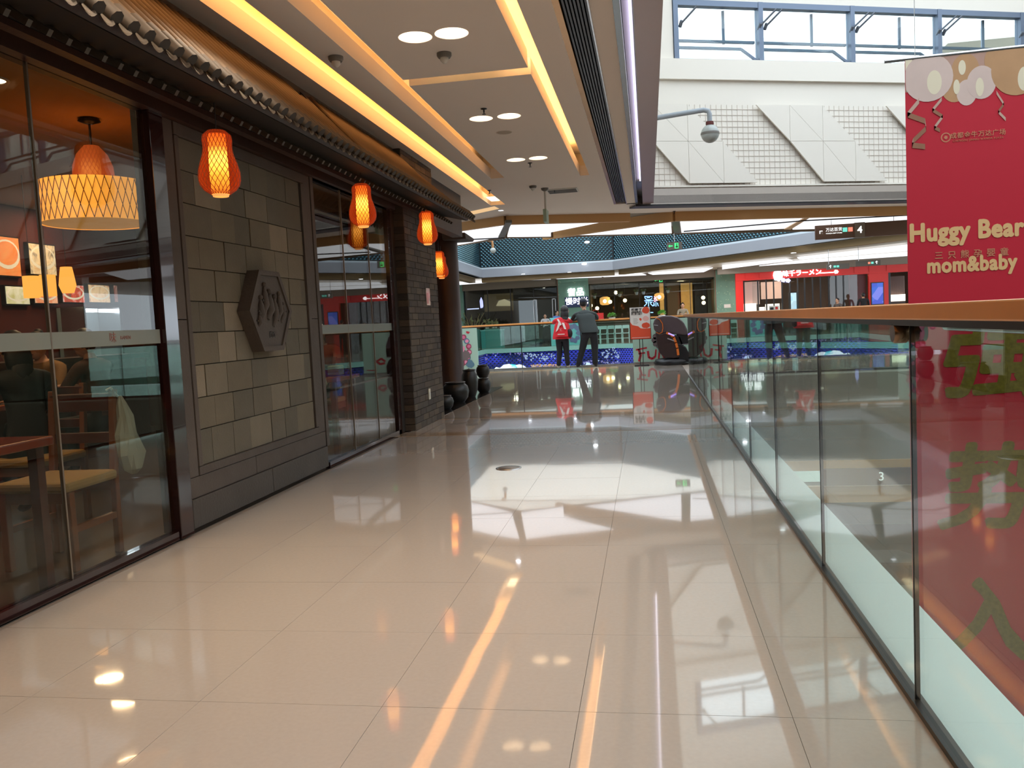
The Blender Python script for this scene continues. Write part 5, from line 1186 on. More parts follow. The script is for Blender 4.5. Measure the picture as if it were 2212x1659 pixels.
# ================================================================ HANGING SIGNS
t = empty('direction_sign', 'brown hanging direction sign with arrow and level number 4', 'sign', (4.5, 19, 2.8))
p = lambda px, py, y=19.0: ony(px, py, y)
za, zb = 2.64, 2.94
MB().box(3.62, 4.42, 18.97, 19.05, za, zb).build('board', signbrown, t, .004); MB().box(4.42, 4.63, 18.96, 19.06, za - .01, zb + .01).build('number_plate', mat('number_plate', rgb=(134, 122, 108), rough=.4), t); MB().box(4.63, 5.9, 18.97, 19.05, za, zb).build('board', signbrown, t, .004)
for px in (1796, 1931): q = p(px, 480); MB().tube([(q[0], 19.01, zb), (q[0], 19.01, ZL)], .008, 5).build('rod', chrome, t)
es_ = emis('sign_text_white', (.95, 1, 1), 1.3)
text('level_number', '4', t, (4.525, 18.955, 2.79), .2, es_, ext=.002, off=.004)
text('sign_text', '万达百货', t, (4.0, 18.965, 2.83), .085, es_, ext=.001); text('sign_text', 'WANDA DEPT STORE', t, (4.0, 18.965, 2.755), .034, es_, ext=.001)
text('arrow', '↖', t, (3.74, 18.965, 2.79), .13, es_, ext=.001, off=.003)
MB().box(4.18, 4.27, 18.955, 18.97, 2.77, 2.86).build('pictogram', emis('pict_green', (.2, .8, .65), .8), t); MB().box(4.29, 4.38, 18.955, 18.97, 2.77, 2.86).build('pictogram', emis('pict_red', (.95, .3, .2), .8), t)
def exits(lbl, px, py, y, wd, hg):
    q = ony(px, py, y); t = empty('exit_sign', lbl, 'sign', tuple(q), 0, 'green running man exit signs')
    MB().box(q[0] - wd / 2, q[0] + wd / 2, y, y + .04, q[2] - hg / 2, q[2] + hg / 2).build('housing', grey, t)
    g_ = emis('exit_green', (.08, .9, .25), 1.1)
    MB().box(q[0] - .0 * wd, q[0] + .26 * wd, y - .006, y, q[2] - hg * .36, q[2] + hg * .36).build('door_pictogram', g_, t)
    MB().prism([(q[0] - .42 * wd, q[2]), (q[0] - .3 * wd, q[2] + hg * .2), (q[0] - .3 * wd, q[2] + hg * .07), (q[0] - .12 * wd, q[2] + hg * .07), (q[0] - .12 * wd, q[2] - hg * .07), (q[0] - .3 * wd, q[2] - hg * .07), (q[0] - .3 * wd, q[2] - hg * .2)], 'y', y, y - .006).build('arrow', g_, t)
    mn = MB(); c = q[0] + .13 * wd; mn.box(c - .01 * wd, c + .05 * wd, y - .01, y - .006, q[2] - hg * .05, q[2] + hg * .2); mn.ball((c + .03 * wd, y - .008, q[2] + hg * .27), hg * .06, 6); mn.box(c - .06 * wd, c + .1 * wd, y - .01, y - .006, q[2] - hg * .25, q[2] - hg * .05); mn.build('running_man', mat('exit_dark', rgb=(30, 70, 40), rough=.5), t)
    MB().tube([(q[0], y + .02, q[2] + hg / 2), (q[0], y + .02, 3.04 if y < 30 else 3.2)], .008, 5).build('rod', chrome, t)
exits('green exit sign hanging against the dark lattice', 1457, 531, 19.6, .34, .17); exits('small green exit sign inside the dark restaurant ceiling', 1424, 605, 44.3, .62, .28)
def minisign(lbl, px0, px1, py, y):
    a, b = ony(px0, py, y), ony(px1, py, y); t = empty('direction_sign', lbl, 'sign', ((a[0] + b[0]) / 2, y, a[2]), 0, 'small grey direction signs over the far walkway')
    z = a[2]; MB().box(a[0], b[0], y, y + .06, z - .09, z + .09).build('board', mat('mini_grey', rgb=(100, 92, 84), rough=.5), t); x_ = a[0] + (.12 if px0 < 1820 else (b[0] - a[0]) - .12)
    text('arrow', '↑', t, (x_, y - .005, z), .14, es_, ext=.001, off=.003); d_ = 1 if px0 < 1820 else -1
    for i in range(2): MB().box(min(x_ + d_ * (.1 + i * .1), x_ + d_ * (.18 + i * .1)), max(x_ + d_ * (.1 + i * .1), x_ + d_ * (.18 + i * .1)), y - .006, y, z - .03, z + .04).build('pictogram', MATS['pict_red'] if (i == 1 and d_ < 0) else MATS['pict_green'], t)
    MB().tube([((a[0] + b[0]) / 2 - .3, y + .03, z + .09), ((a[0] + b[0]) / 2 - .3, y + .03, 3.24)], .01, 5).build('rod', chrome, t)
minisign('small grey direction sign with upward arrow, nearer the glowing letters', 1786, 1835, 577, 30); minisign('small grey direction sign with coloured pictograms, nearer the red banner', 1849, 1902, 570, 30)
for px, py, y, lb in ((1130, 592, 38.1, 'small light on the grey far soffit, leftmost'), (1230, 588, 38.1, 'small light on the grey far soffit, middle'), (1537, 565, 34.3, 'small light on the slanting grey soffit beside the red shop'), (1714, 546, 30.5, 'small light on the slanting grey soffit above the red shop')):
    spot(lb, tuple(ony(px, py, y)), .09, (1, 1, 1), 10)
for px, py, y, lb in ((1268, 523, 38.3, 'bright spotlight fixed on the dark lattice'), (1262, 570, 38.2, 'short bright lamp under the lattice ledge')): 
    q = ony(px, py, y); t = empty('spotlight', lb, 'light', tuple(q), 0, 'lamps on the far lattice'); MB().ball(tuple(q), .09, 8, 0, (1.3, 1, .6)).build('lamp', emis('lattice_lamp', (.9, .95, 1), 6), t); MB().tube([tuple(q), (q[0], q[1] + .35, q[2])], .02, 5).build('arm', dark, t)

# ================================================================ ATRIUM DOME CAMERA, SMALL GLOBE
t = empty('dome_camera', 'grey dome camera on a bent pipe arm in the atrium', 'camera', (1.09, 14, 4.08))
MB().tube([(.12, 14, 4.36), (.6, 14, 4.40), (1.0, 14, 4.43), (1.07, 14, 4.41), (1.09, 14, 4.36), (1.09, 14, 4.22)], .04, 10).build('arm', mat('pipe_grey', rgb=(150, 158, 164), rough=.4), t)
MB().lathe([(.05, 4.16), (.065, 4.2), (.06, 4.24)], (1.09, 14, 0), 14).build('collar', mat('rust_red', rgb=(96, 44, 40), rough=.7), t)
MB().ball((1.09, 14, 4.05), .145, 20).build('globe', mat('globe_grey', rgb=(168, 174, 170), rough=.3, noise=.15), t)
MB().lathe([(.146, 4.03), (.149, 4.05), (.146, 4.07)], (1.09, 14, 0), 24, cap=False).build('seam', grey, t)
q = ony(1065, 541, 20.3); t = empty('hanging_globe', 'small pale globe camera hanging on an orange pipe before the lattice', 'camera', tuple(q))
MB().ball(tuple(q), .07, 12).build('globe', MATS['globe_grey'], t); MB().tube([(q[0], q[1], q[2] + .06), (q[0] - .01, q[1], q[2] + .22), (q[0] - .1, q[1], q[2] + .24)], .03, 8).build('arm', mat('pipe_orange', rgb=(170, 120, 70), rough=.5), t); MB().tube([(q[0] - .1, q[1], q[2] + .22), (q[0] - .1, q[1], ZC)], .012, 6).build('hanger', dark, t)

# ================================================================ RED BANNER
YB = 9.5
bx0, bx1, bz0, bz1 = 2.745, 4.01, -5.2, 3.74
bn = empty('hanging_banner', 'tall red banner with gold balloons and lettering hanging in the atrium', 'banner', ((bx0 + bx1) / 2, YB, bz1))
MB().box(bx0, bx1, YB, YB + .006, bz0, bz1).build('cloth', mat('banner_red', rgb=(200, 22, 46), rough=.6), bn)
MB().tube([(bx0 - .2, YB + .01, bz1 - .02), (bx1 + .1, YB + .01, bz1 + .0)], .02, 8).build('top_rod', chrome, bn)
for x in (bx0 + .1, bx1 - .1): MB().tube([(x, YB, bz1), (x, YB, ST_)], .004, 4).build('cord', chrome, bn)
def bp_(px, py): q = ony(px, py, YB); return (q[0], q[2])
bal_m = [mat('bal_pearl', rgb=(222, 196, 184), rough=.4, noise=.12, nscale=3), mat('bal_gold', rgb=(196, 150, 106), rough=.4, noise=.15, nscale=4), mat('bal_shine', rgb=(240, 226, 196), rough=.4), mat('bal_back', rgb=(190, 150, 132), rough=.5, noise=.2, nscale=3)]
bl = MB(); yy = YB
def disc2(px, py, rx, ry, mi, d):
    c = bp_(px, py); e = bp_(px + rx, py)[0] - c[0]; f = c[1] - bp_(px, py + ry)[1]
    pl = [(min(max(c[0] + e * math.cos(2 * PI * k / 28), bx0 + .003), bx1 - .003), min(c[1] + f * math.sin(2 * PI * k / 28), bz1 - .02)) for k in range(28)]
    bl.prism(pl, 'y', YB - .0005 - d * .0007, YB - .001 - d * .0007, mi)
bl.prism([(bx0 + .003, bp_(1955, 200)[1]), (bx1 - .003, bp_(1955, 190)[1]), (bx1 - .003, bz1 - .02), (bx0 + .003, bz1 - .02)], 'y', YB - .0003, YB - .0008, 3)
for a in ((2085, 150, 30, 34, 1, 1), (2062, 185, 30, 36, 1, 2), (2088, 200, 22, 28, 0, 3), (2120, 178, 32, 36, 0, 4), (2005, 168, 54, 52, 0, 5), (2196, 150, 56, 56, 1, 5), (2150, 130, 24, 30, 1, 2), (2018, 178, 16, 26, 2, 6), (2066, 188, 7, 16, 2, 6), (2116, 188, 9, 20, 2, 6), (2212, 170, 14, 26, 2, 6), (2078, 146, 8, 16, 2, 4), (1962, 140, 10, 16, 2, 4)): disc2(*a)
bl.build('balloon_print', bal_m, bn)
def ribbon(pts, wd):
    rbm = MB()
    q = [bp_(*a) for a in pts]
    for i, (a, b) in enumerate(zip(q[:-1], q[1:])): rbm.prism([(a[0], a[1] + wd), (a[0], a[1] - wd), (b[0], b[1] - wd), (b[0], b[1] + wd)], 'y', YB - .006, YB - .0068, i % 2)
    rbm.build('ribbon_print', [mat('rib_a', rgb=(206, 170, 152), rough=.4), mat('rib_b', rgb=(160, 110, 84), rough=.4)], bn)
ribbon([(1985, 218), (1960, 248), (1998, 262), (2000, 278), (1972, 305), (1970, 314), (1998, 317)], .028); ribbon([(2034, 214), (2014, 238), (2036, 252), (2018, 276), (2030, 282)], .02); ribbon([(2152, 200), (2168, 225), (2156, 242), (2172, 258)], .018)
gold = mat('print_gold', rgb=(236, 190, 130), rough=.5); gold2 = mat('print_dullgold', rgb=(206, 130, 96), rough=.5)
def bt(px, py, body, h, m_, off=0, sp=1., sx=1., fat=0):
    c = bp_(px, py); return text('lettering', body, bn, (c[0], YB - .004, c[1]), h, m_, ext=.0015, off=off, sp=sp, sx=sx, fat=fat)
bt(2096, 498, 'Huggy Bears', .26, gold, 0, 1.06, .87, .012); bt(2098, 571, 'mom&baby', .215, gold, 0, 1.08, .84, .010); bt(2098, 549, '三只熊孕婴童', .088, gold2, .0015, 1.9)
bt(2112, 290, '成都金牛万达广场', .064, gold2, .001, 1.12); bt(2112, 301, 'CHENGDU JINNIU WANDA PLAZA', .028, gold2, 0, 1.15)
c = bp_(2043, 297); em = MB(); 
em.lathe([(.038, 0), (.05, 0)], (c[0], YB - .003, c[1]), 24, ax='y', cap=False); em.prism(blob(c[0], c[1], .018, 10, .1, 1), 'y', YB - .002, YB - .004); em.build('emblem_print', gold2, bn)
glit = mat('glitter_gold', rgb=(150, 130, 52), rough=.35, metal=.5, noise=.5, nscale=22)
for px, py, ch in ((2130, 778, '强'), (2125, 1065, '势'), (2122, 1350, '入'), (2118, 1640, '驻')): c = bp_(px, py); text('large_character', ch, bn, (c[0], YB - .004, c[1]), 0.98, glit, ext=.0015, shear=.16, fat=.026)

# ================================================================ POSTER STAND, MASSAGE CHAIR
t = empty('poster_stand', 'orange and white poster on a black two-legged stand', 'poster', (-.19, 20.3, 0))
y = 20.3; x0_, z1_ = ony(1360, 665, y)[0], ony(1360, 665, y)[2]; x1_, z0_ = ony(1406, 731, y)[0], ony(1406, 731, y)[2]
MB().box(x0_ - .012, x1_ + .012, y, y + .02, z0_ - .012, z1_ + .012).build('frame', dark, t); MB().box(x0_, x1_, y - .004, y, z0_, z1_).build('sheet', mat('poster_white', rgb=(222, 218, 212), rough=.5), t)
pm_ = MB(); w2 = x1_ - x0_; hh = z1_ - z0_
pm_.prism([(x0_, z0_), (x1_, z0_), (x1_, z0_ + hh * .33)] + [(x1_ - w2 * k / 10, z0_ + hh * (.33 - .06 * math.sin(PI * k / 10) * (1 if k < 6 else .2) + .014 * k)) for k in range(1, 10)] + [(x0_, z0_ + hh * .55)], 'y', y - .004, y - .006)
pm_.prism(blob(x0_ + w2 * .8, z0_ + hh * .9, .085, 14, .08, 2, 1.0), 'y', y - .004, y - .006); pm_.prism(blob(x0_ + w2 * .78, z0_ + hh * .42, .07, 14, .1, 3, 1.4), 'y', y - .0045, y - .0065); pm_.prism(blob(x0_ + w2 * .52, z0_ + hh * .62, .03, 10, .3, 4), 'y', y - .004, y - .006)
pm_.build('orange_print', mat('poster_orange', rgb=(216, 78, 46), rough=.5), t)
lp_ = MB(); lp_.prism(blob(x0_ + w2 * .78, z0_ + hh * .64, .06, 12, .15, 6, 1.2), 'y', y - .004, y - .0065); lp_.box(x0_ + .03, x1_ - .03, y - .008, y - .006, z0_ + .025, z0_ + .04); lp_.build('pale_print', mat('poster_pale', rgb=(226, 176, 168), rough=.5), t)
text('poster_text', '逛累了', t, (x0_ + w2 * .34, y - .006, z0_ + hh * .91), .085, black_t, off=.003); text('poster_text', '按按摩', t, (x0_ + w2 * .34, y - .006, z0_ + hh * .81), .085, black_t, off=.003)
for k in range(5): MB().box(x0_ + w2 * .16, x0_ + w2 * (.36 + .04 * (k % 2)), y - .005, y - .004, z0_ + hh * (.48 + k * .04), z0_ + hh * (.49 + k * .04)).build('text_line', grey, t)
for sx in (-.035, .035): MB().tube([(-.19 + sx, y + .01, z0_), (-.19 + sx, y + .01, .02)], .01, 6).build('leg', dark, t)
MB().box(-.36, -.02, y - .12, y + .14, 0, .02).build('base', dark, t)
# massage chair, side view facing right
t = empty('massage_chair', 'dark brown massage chair with orange trim beside the poster', 'massage chair', (.5, 20.35, 0))
mc = mat('mc_brown', rgb=(50, 34, 34), rough=.35, noise=.12, nscale=8); mcb = mat('mc_black', rgb=(20, 20, 24), rough=.35); mo = mat('mc_orange', rgb=(216, 112, 40), rough=.35); mgr = mat('mc_silver', rgb=(170, 166, 172), rough=.3, metal=.4)
def mcp(pts): return [(lambda q: (q[0], q[2]))(ony(px, py, 20.1)) for px, py in pts]
MB().lathe([(.40, 0), (.43, .05), (.38, .13), (.28, .15)], (.52, 20.38, 0), 28).build('base', mcb, t)
hd = mcp([(1413, 712), (1411, 700), (1414, 690), (1420, 685), (1432, 682), (1450, 682), (1466, 686), (1478, 698), (1484, 712), (1487, 722), (1480, 724), (1462, 722), (1440, 721), (1433, 720), (1428, 722), (1418, 719)])
MB().prism(hd, 'y', 20.12, 20.60).build('hood', mat('mc_hood', rgb=(78, 66, 70), rough=.4, bump=.2, bscale=12), t, .03)
sd = mcp([(1416, 718), (1425, 722), (1438, 719), (1450, 721), (1458, 728), (1464, 745), (1467, 760), (1466, 772), (1455, 774), (1436, 772), (1424, 762), (1419, 745)])
MB().prism(sd, 'y', 20.06, 20.16).build('side_shell', mc, t, .015); MB().prism([(a, b) for a, b in sd], 'y', 20.58, 20.68).build('side_shell', mc, t, .015)
bk = mcp([(1466, 690), (1478, 698), (1485, 712), (1488, 730), (1487, 745), (1470, 745), (1462, 722)]); MB().prism(bk, 'y', 20.16, 20.58).build('backrest', mcb, t, .02)
lg_ = mcp([(1462, 742), (1472, 744), (1482, 750), (1490, 764), (1490, 782), (1470, 784), (1464, 770)]); MB().prism(lg_, 'y', 20.14, 20.60).build('leg_rest', mcb, t, .02)
st_ = mcp([(1438, 722), (1470, 726), (1478, 745), (1468, 758), (1436, 758)]); MB().prism(st_, 'y', 20.16, 20.58).build('seat', mcb, t, .02)
def strip(pts, wd, m_, nm, yy=20.05):
    mb = MB(); q = mcp(pts)
    for a, b in zip(q[:-1], q[1:]):
        d_ = Vector((b[0] - a[0], b[1] - a[1])).normalized(); n_ = Vector((-d_.y, d_.x)) * wd / 2; e = d_ * wd * .2
        mb.prism([(a[0] - e.x + n_.x, a[1] - e.y + n_.y), (a[0] - e.x - n_.x, a[1] - e.y - n_.y), (b[0] + e.x - n_.x, b[1] + e.y - n_.y), (b[0] + e.x + n_.x, b[1] + e.y + n_.y)], 'y', yy, yy - .012)
    mb.build(nm, m_, t)
strip([(1418, 687), (1425, 690), (1431, 699), (1432, 709), (1430, 718), (1424, 721), (1418, 718)], .018, mo, 'orange_piping', 20.11); strip([(1440, 719), (1448, 722), (1455, 728), (1460, 740), (1463, 752), (1465, 766)], .055, mo, 'orange_trim')
strip([(1444, 720), (1456, 725)], .03, emis('violet_led', (.4, .3, 1), 1.2), 'violet_light', 20.035); strip([(1442, 731), (1456, 736)], .028, mgr, 'silver_badge', 20.048); strip([(1413, 702), (1421, 703)], .022, mgr, 'silver_badge', 20.11); strip([(1464, 687), (1474, 694)], .02, mgr, 'silver_badge', 20.10); strip([(1474, 744), (1488, 743)], .012, mgr, 'silver_band', 20.12)

# LED shapes on the blue fascia
YF = 38.45
def fsh(lb, pts, m_, nm='led_graphic'):
    q = [(lambda a: (a[0], a[2]))(ony(px, py, YF)) for px, py in pts]; o = MB().prism(q, 'y', YF, YF - .03).build(nm, m_); tag(o, lb, 'screen', 'glowing shapes on the blue fascia')
ledw = emis('led_white', (.85, .9, 1), 1.6)
fsh('white glowing wave shape at the foot of the blue fascia', [(1063, 801), (1072, 793), (1080, 795), (1088, 788), (1100, 786), (1108, 790), (1122, 787), (1130, 789), (1140, 796), (1146, 801)], ledw)
fsh('cyan patch within the white glowing wave', [(1098, 790), (1104, 786.5), (1114, 788), (1120, 796), (1108, 797)], emis('led_cyan', (.1, .75, .9), 1.1))
for i, (px, py) in enumerate(((1034, 795), (1269, 787))): fsh(['small white glow at the left foot of the blue fascia', 'small white glow between the leaning mans feet'][i], [(px - 5, py + 4), (px - 2, py - 5), (px + 5, py - 3), (px + 9, py + 3), (px + 4, py + 7)], emis('led_pale', (.55, .65, 1), 1.3))
tri_m = [emis('led_tri_orange', (.85, .45, .25), .8), emis('led_tri_violet', (.35, .3, .75), .6), emis('led_tri_pale', (.5, .6, .95), .7)]
g = random.Random(21); ms = [MB(), MB(), MB()]  # glints on the studs, put in as small glowing triangles
for cx_, cy_, rx, ry, n_, mi in ((1180, 792, 34, 5, 70, 0), (1160, 772, 26, 10, 40, 2), (1330, 765, 30, 14, 50, 2), (1300, 785, 40, 8, 40, 1), (1200, 770, 20, 8, 20, 2), (1090, 770, 50, 14, 24, 1)):
    for i in range(n_):
        u, v = g.uniform(-1, 1), g.uniform(-1, 1)
        q = ony(cx_ + u * rx, cy_ + v * ry * (1 - .5 * abs(u)), YF); s_ = .045
        ms[mi if g.random() < .8 else 2].add([(q[0] - s_, YF, q[2] + s_ * .8), (q[0] + s_, YF, q[2] + s_ * .8), (q[0], YF, q[2] - s_)], [(0, 2, 1)])
for i, m_ in enumerate(ms):
    o = m_.build('led_sparkle', tri_m[i]); tag(o, ['orange triangular glints scattered on the blue fascia', 'violet triangular glints scattered on the blue fascia', 'pale blue triangular glints scattered on the blue fascia'][i], 'lights', None, 'stuff')
#__PART4__
# ================================================================ PEOPLE
def cm(n, c, r=.8): return mat('cloth_' + n, rgb=c, rough=r)
skin_m = mat('skin', rgb=(206, 158, 128), rough=.55); hair_m = mat('hair_black', rgb=(24, 20, 20), rough=.5); shoe_m = mat('shoe_dark', rgb=(40, 38, 38), rough=.6); shoe_w = mat('shoe_pale', rgb=(196, 190, 180), rough=.6)
def figure(label, loc, rz, J, mats, head_dir=(0, 1, 0), hair='short', grp=None, seated=False, hands=True, sc=1.0, lr=1.0, hs=1.0):
    """J: joints hip, chest, neck, head, then s/e/w/k/a/t + L/R; body is one skinned surface.  mats: top, trousers, shoes"""
    V = []; E_ = []; Rd = []; Bt = []
    def add(p, r): V.append(Vector(p) * sc); Rd.append((r[0] * sc, r[1] * sc) if isinstance(r, tuple) else (r * sc, r * sc)); return len(V) - 1
    def lk(a, b, m_): E_.append((a, b)); Bt.append(m_)
    hip = add(J['hip'], (.135, .10)); wst = add((Vector(J['hip']) * .5 + Vector(J['chest']) * .5), (.125, .095)); ch = add(J['chest'], (.155, .105)); sh_ = add(Vector(J['chest']) * .35 + Vector(J['neck']) * .65, (.12, .085)); nk = add(J['neck'], .052); nk2 = add(Vector(J['neck']) * .45 + Vector(J['head']) * .55, .05)
    lk(hip, wst, 0); lk(wst, ch, 0); lk(ch, sh_, 0); lk(sh_, nk, 0); lk(nk, nk2, 3)
    for s_ in 'LR':
        a = add(J['s' + s_], .062); e = add(J['e' + s_], .043); w = add(J['w' + s_], .029); lk(sh_, a, 0); lk(a, e, 0); lk(e, w, J.get('sleeve', 0))
        if hands:
            d = (Vector(J['w' + s_]) - Vector(J['e' + s_])).normalized(); sx = 1 if s_ == 'R' else -1
            sd = d.cross(Vector((0, 0, 1))); sd = Vector((1, 0, 0)) if sd.length < .1 else sd.normalized(); dn = sd.cross(d).normalized()
            if dn.z > 0: dn = -dn
            pal = add(Vector(J['w' + s_]) + d * .045, (.032, .018)); lk(w, pal, 3)
            for k, ln in enumerate((.058, .066, .062, .048)):
                b0 = Vector(J['w' + s_]) + d * .08 + sd * (-.03 + .02 * k); f1 = add(b0, .009); f2 = add(b0 + d * ln * .55 + dn * .008, .008); f3 = add(b0 + d * ln * .85 + dn * .032, .007); lk(pal, f1, 3); lk(f1, f2, 3); lk(f2, f3, 3)
            b0 = Vector(J['w' + s_]) + d * .035 - sd * sx * .035; f1 = add(b0, .011); f2 = add(b0 + d * .04 - sd * sx * .015 + dn * .012, .009); lk(pal, f1, 3); lk(f1, f2, 3)
        h = add(J['h' + s_] if 'h' + s_ in J else Vector(J['hip']) + Vector((.085 * (1 if s_ == 'R' else -1), 0, -.06)), .088 * lr); k_ = add(J['k' + s_], .056 * (1 + (lr - 1) * 1.6)); an = add(J['a' + s_], .040 * (1 + (lr - 1) * 1.8)); to = add(J['t' + s_], (.042, .028))
        lk(hip, h, 1); lk(h, k_, 1); lk(k_, an, 1); lk(an, to, 2)
    me = bpy.data.meshes.new('body'); me.from_pydata([tuple(v) for v in V], E_, []); o = bpy.data.objects.new('body', me); C.objects.link(o)
    mo_ = o.modifiers.new('skin', 'SKIN'); mo_.use_smooth_shade = True
    sv = me.skin_vertices[0].data if me.skin_vertices else None
    if sv is None:
        bpy.context.view_layer.objects.active = o; sv = o.data.skin_vertices[0].data
    for i, r in enumerate(Rd): sv[i].radius = r
    sv[0].use_root = True
    ss = o.modifiers.new('sub', 'SUBSURF'); ss.levels = 1; ss.render_levels = 1
    dg = bpy.context.evaluated_depsgraph_get(); m2 = bpy.data.meshes.new_from_object(o.evaluated_get(dg)); bpy.data.objects.remove(o)
    vs = [Vector(v.co) for v in m2.vertices]; fs = [tuple(p.vertices) for p in m2.polygons]
    mb = MB(); mats4 = [mats[0], mats[1], mats[2], skin_m]
    segs = [(V[a], V[b], m_) for (a, b), m_ in zip(E_, Bt)]
    mb.v = [tuple(v) for v in vs]
    for f in fs:
        c = sum((vs[i] for i in f), Vector()) / len(f); best = (9, 0)
        for a, b, m_ in segs:
            ab = b - a; t_ = max(0, min(1, (c - a).dot(ab) / max(ab.length_squared, 1e-9))); dd = (c - a - ab * t_).length
            if dd < best[0]: best = (dd, m_)
        mb.f.append(f); mb.m.append(best[1]); mb.s.append(True)
    hd = Vector(J['head']) * sc; fd = Vector(head_dir).normalized(); sd = fd.cross(Vector((0, 0, 1))).normalized(); ud = sd.cross(fd)
    def ell(c, a, b, h_, mi, n=14):
        k0 = len(mb.v); mb.ball((0, 0, 0), 1, n, mi)
        for i in range(k0, len(mb.v)): v = mb.v[i]; q = c + sd * v[0] * a + fd * v[1] * b + ud * v[2] * h_; mb.v[i] = tuple(q)
    scb = sc; sc = sc * hs
    ell(hd, .075 * sc, .092 * sc, .112 * sc, 3); ell(hd - ud * .05 * sc + fd * .02 * sc, .056 * sc, .07 * sc, .068 * sc, 3)
    ell(hd + fd * .095 * sc - ud * .015 * sc, .012 * sc, .02 * sc, .022 * sc, 3, 8)
    for q in (-1, 1): ell(hd + sd * q * .078 * sc, .01 * sc, .02 * sc, .03 * sc, 3, 8)
    root = empty('person', label, 'person', loc, rz, grp)
    def fin(b_, nm, mm):
        me_ = b_.mesh(nm, mm); oo = bpy.data.objects.new(nm, me_); C.objects.link(oo); oo.parent = root; return oo
    fin(mb, 'body', mats4)
    hb = MB(); tmp = mb; 
    def ellh(c, a, b, h_, n=14):
        k0 = len(hb.v); hb.ball((0, 0, 0), 1, n, 0)
        for i in range(k0, len(hb.v)): v = hb.v[i]; q = c + sd * v[0] * a + fd * v[1] * b + ud * v[2] * h_; hb.v[i] = tuple(q)
    ellh(hd - fd * .018 * sc + ud * .02 * sc, .084 * sc, .092 * sc, .108 * sc)
    if hair == 'long':
        ellh(hd - fd * .05 * sc - ud * .08 * sc, .085 * sc, .06 * sc, .15 * sc); ellh(hd - fd * .075 * sc - ud * .19 * sc, .075 * sc, .04 * sc, .12 * sc)
    if hair == 'bun': ellh(hd - fd * .06 * sc + ud * .10 * sc, .04 * sc, .04 * sc, .04 * sc)
    fin(hb, 'hair', hair_m)
    fb_ = MB()
    for q in (-1, 1): fb_.ball(tuple(hd + fd * .088 * sc + sd * q * .03 * sc + ud * .012 * sc), .011 * sc, 6)
    fin(fb_, 'eyes', black_t); lb_ = MB(); lb_.ball(tuple(hd + fd * .086 * sc - ud * .06 * sc), .022 * sc, 8, 0, (1, .5, .3)); fin(lb_, 'mouth', mat('lips', rgb=(150, 84, 76), rough=.5))
    return root
# the man
mt, mtr = cm('green_grey', (42, 50, 48)), cm('black', (28, 28, 32))
man = figure('person in a dark grey green jacket leaning on the rail, seen from behind', (-1.50, 20.33, 0), 0, dict(
    hip=(.08, .02, .90), chest=(-.02, .24, 1.22), neck=(-.05, .36, 1.40), head=(-.07, .43, 1.565), sL=(-.28, .30, 1.30), sR=(.22, .30, 1.29), eL=(-.39, .54, 1.17), eR=(.26, .55, 1.18), wL=(-.16, .69, 1.22), wR=(.10, .70, 1.22),
    hL=(-.01, .02, .84), hR=(.18, .02, .84), kL=(-.11, .06, .47), kR=(.19, .06, .47), aL=(-.22, -.02, .09), aR=(.19, -.02, .09), tL=(-.26, .12, .04), tR=(.21, .12, .04)), (mt, mtr, shoe_m), (0, 1, -.15), 'short', lr=1.38, hs=1.15)
jb = MB(); jb.lathe([(.17, 0), (.182, .06), (.170, .2), (.172, .34), (.19, .42), (.15, .48), (.07, .53)], (0, 0, 0), 20)
for i, v in enumerate(jb.v): z = v[2]; jb.v[i] = (v[0] * 1.28 + .08 - .26 * z, v[1] * .78 + .62 * z, .86 + z * .98)
jk = bpy.data.objects.new('jacket', jb.mesh('jacket', mt)); C.objects.link(jk); jk.parent = man
cb_ = MB(); cb_.ball((-.07, .415, 1.62), .10, 14, 0, (1, 1.1, .75)); cb_.ball((-.07, .51, 1.615), .07, 10, 0, (1, 1.2, .18)); o = bpy.data.objects.new('cap', cb_.mesh('cap', cm('navy', (24, 28, 44)))); C.objects.link(o); o.parent = man; o['label'] = 'dark navy cap'
# the girl
gt, gtr = cm('red', (206, 32, 42)), cm('black2', (26, 26, 34))
gl = figure('person in a red shirt and black trousers beside the leaning one, back turned', (-2.10, 20.34, 0), 0, dict(
    hip=(.0, .03, .82), chest=(-.01, .16, 1.09), neck=(.02, .22, 1.24), head=(.07, .27, 1.40), sL=(-.17, .2, 1.18), sR=(.15, .2, 1.18), eL=(-.24, .42, 1.12), eR=(.22, .44, 1.13), wL=(-.12, .60, 1.22), wR=(.12, .62, 1.22), sleeve=3,
    hL=(-.08, .03, .76), hR=(.08, .03, .76), kL=(-.07, .06, .44), kR=(.09, .05, .44), aL=(-.11, .0, .08), aR=(.12, -.02, .08), tL=(-.13, .12, .035), tR=(.14, .10, .035)), (gt, gtr, shoe_w), (0, 1, -.1), 'long', lr=1.25, hs=1.2)
def gpart(mb, nm, m_, lb=None):
    o = bpy.data.objects.new(nm, mb.mesh(nm, m_)); C.objects.link(o); o.parent = gl
    if lb: o['label'] = lb
jb = MB(); jb.lathe([(.185, 0), (.19, .05), (.165, .2), (.15, .34), (.10, .44)], (0, 0, 0), 18)
for i, v in enumerate(jb.v): z = v[2]; jb.v[i] = (v[0] * 1.22, v[1] * .85 + .02 + .38 * z, .73 + z)
gpart(jb, 'shirt', gt)
bk_ = MB(); bk_.slab([(-.16, -.13, .80), (.17, -.13, .80), (.14, -.03, 1.08), (.06, .0, 1.17), (-.06, .0, 1.17), (-.13, -.03, 1.08)], (0, -.035, -.01)); gpart(bk_, 'drawstring_bag', cm('red_bag', (214, 30, 40)))
wv_ = MB()
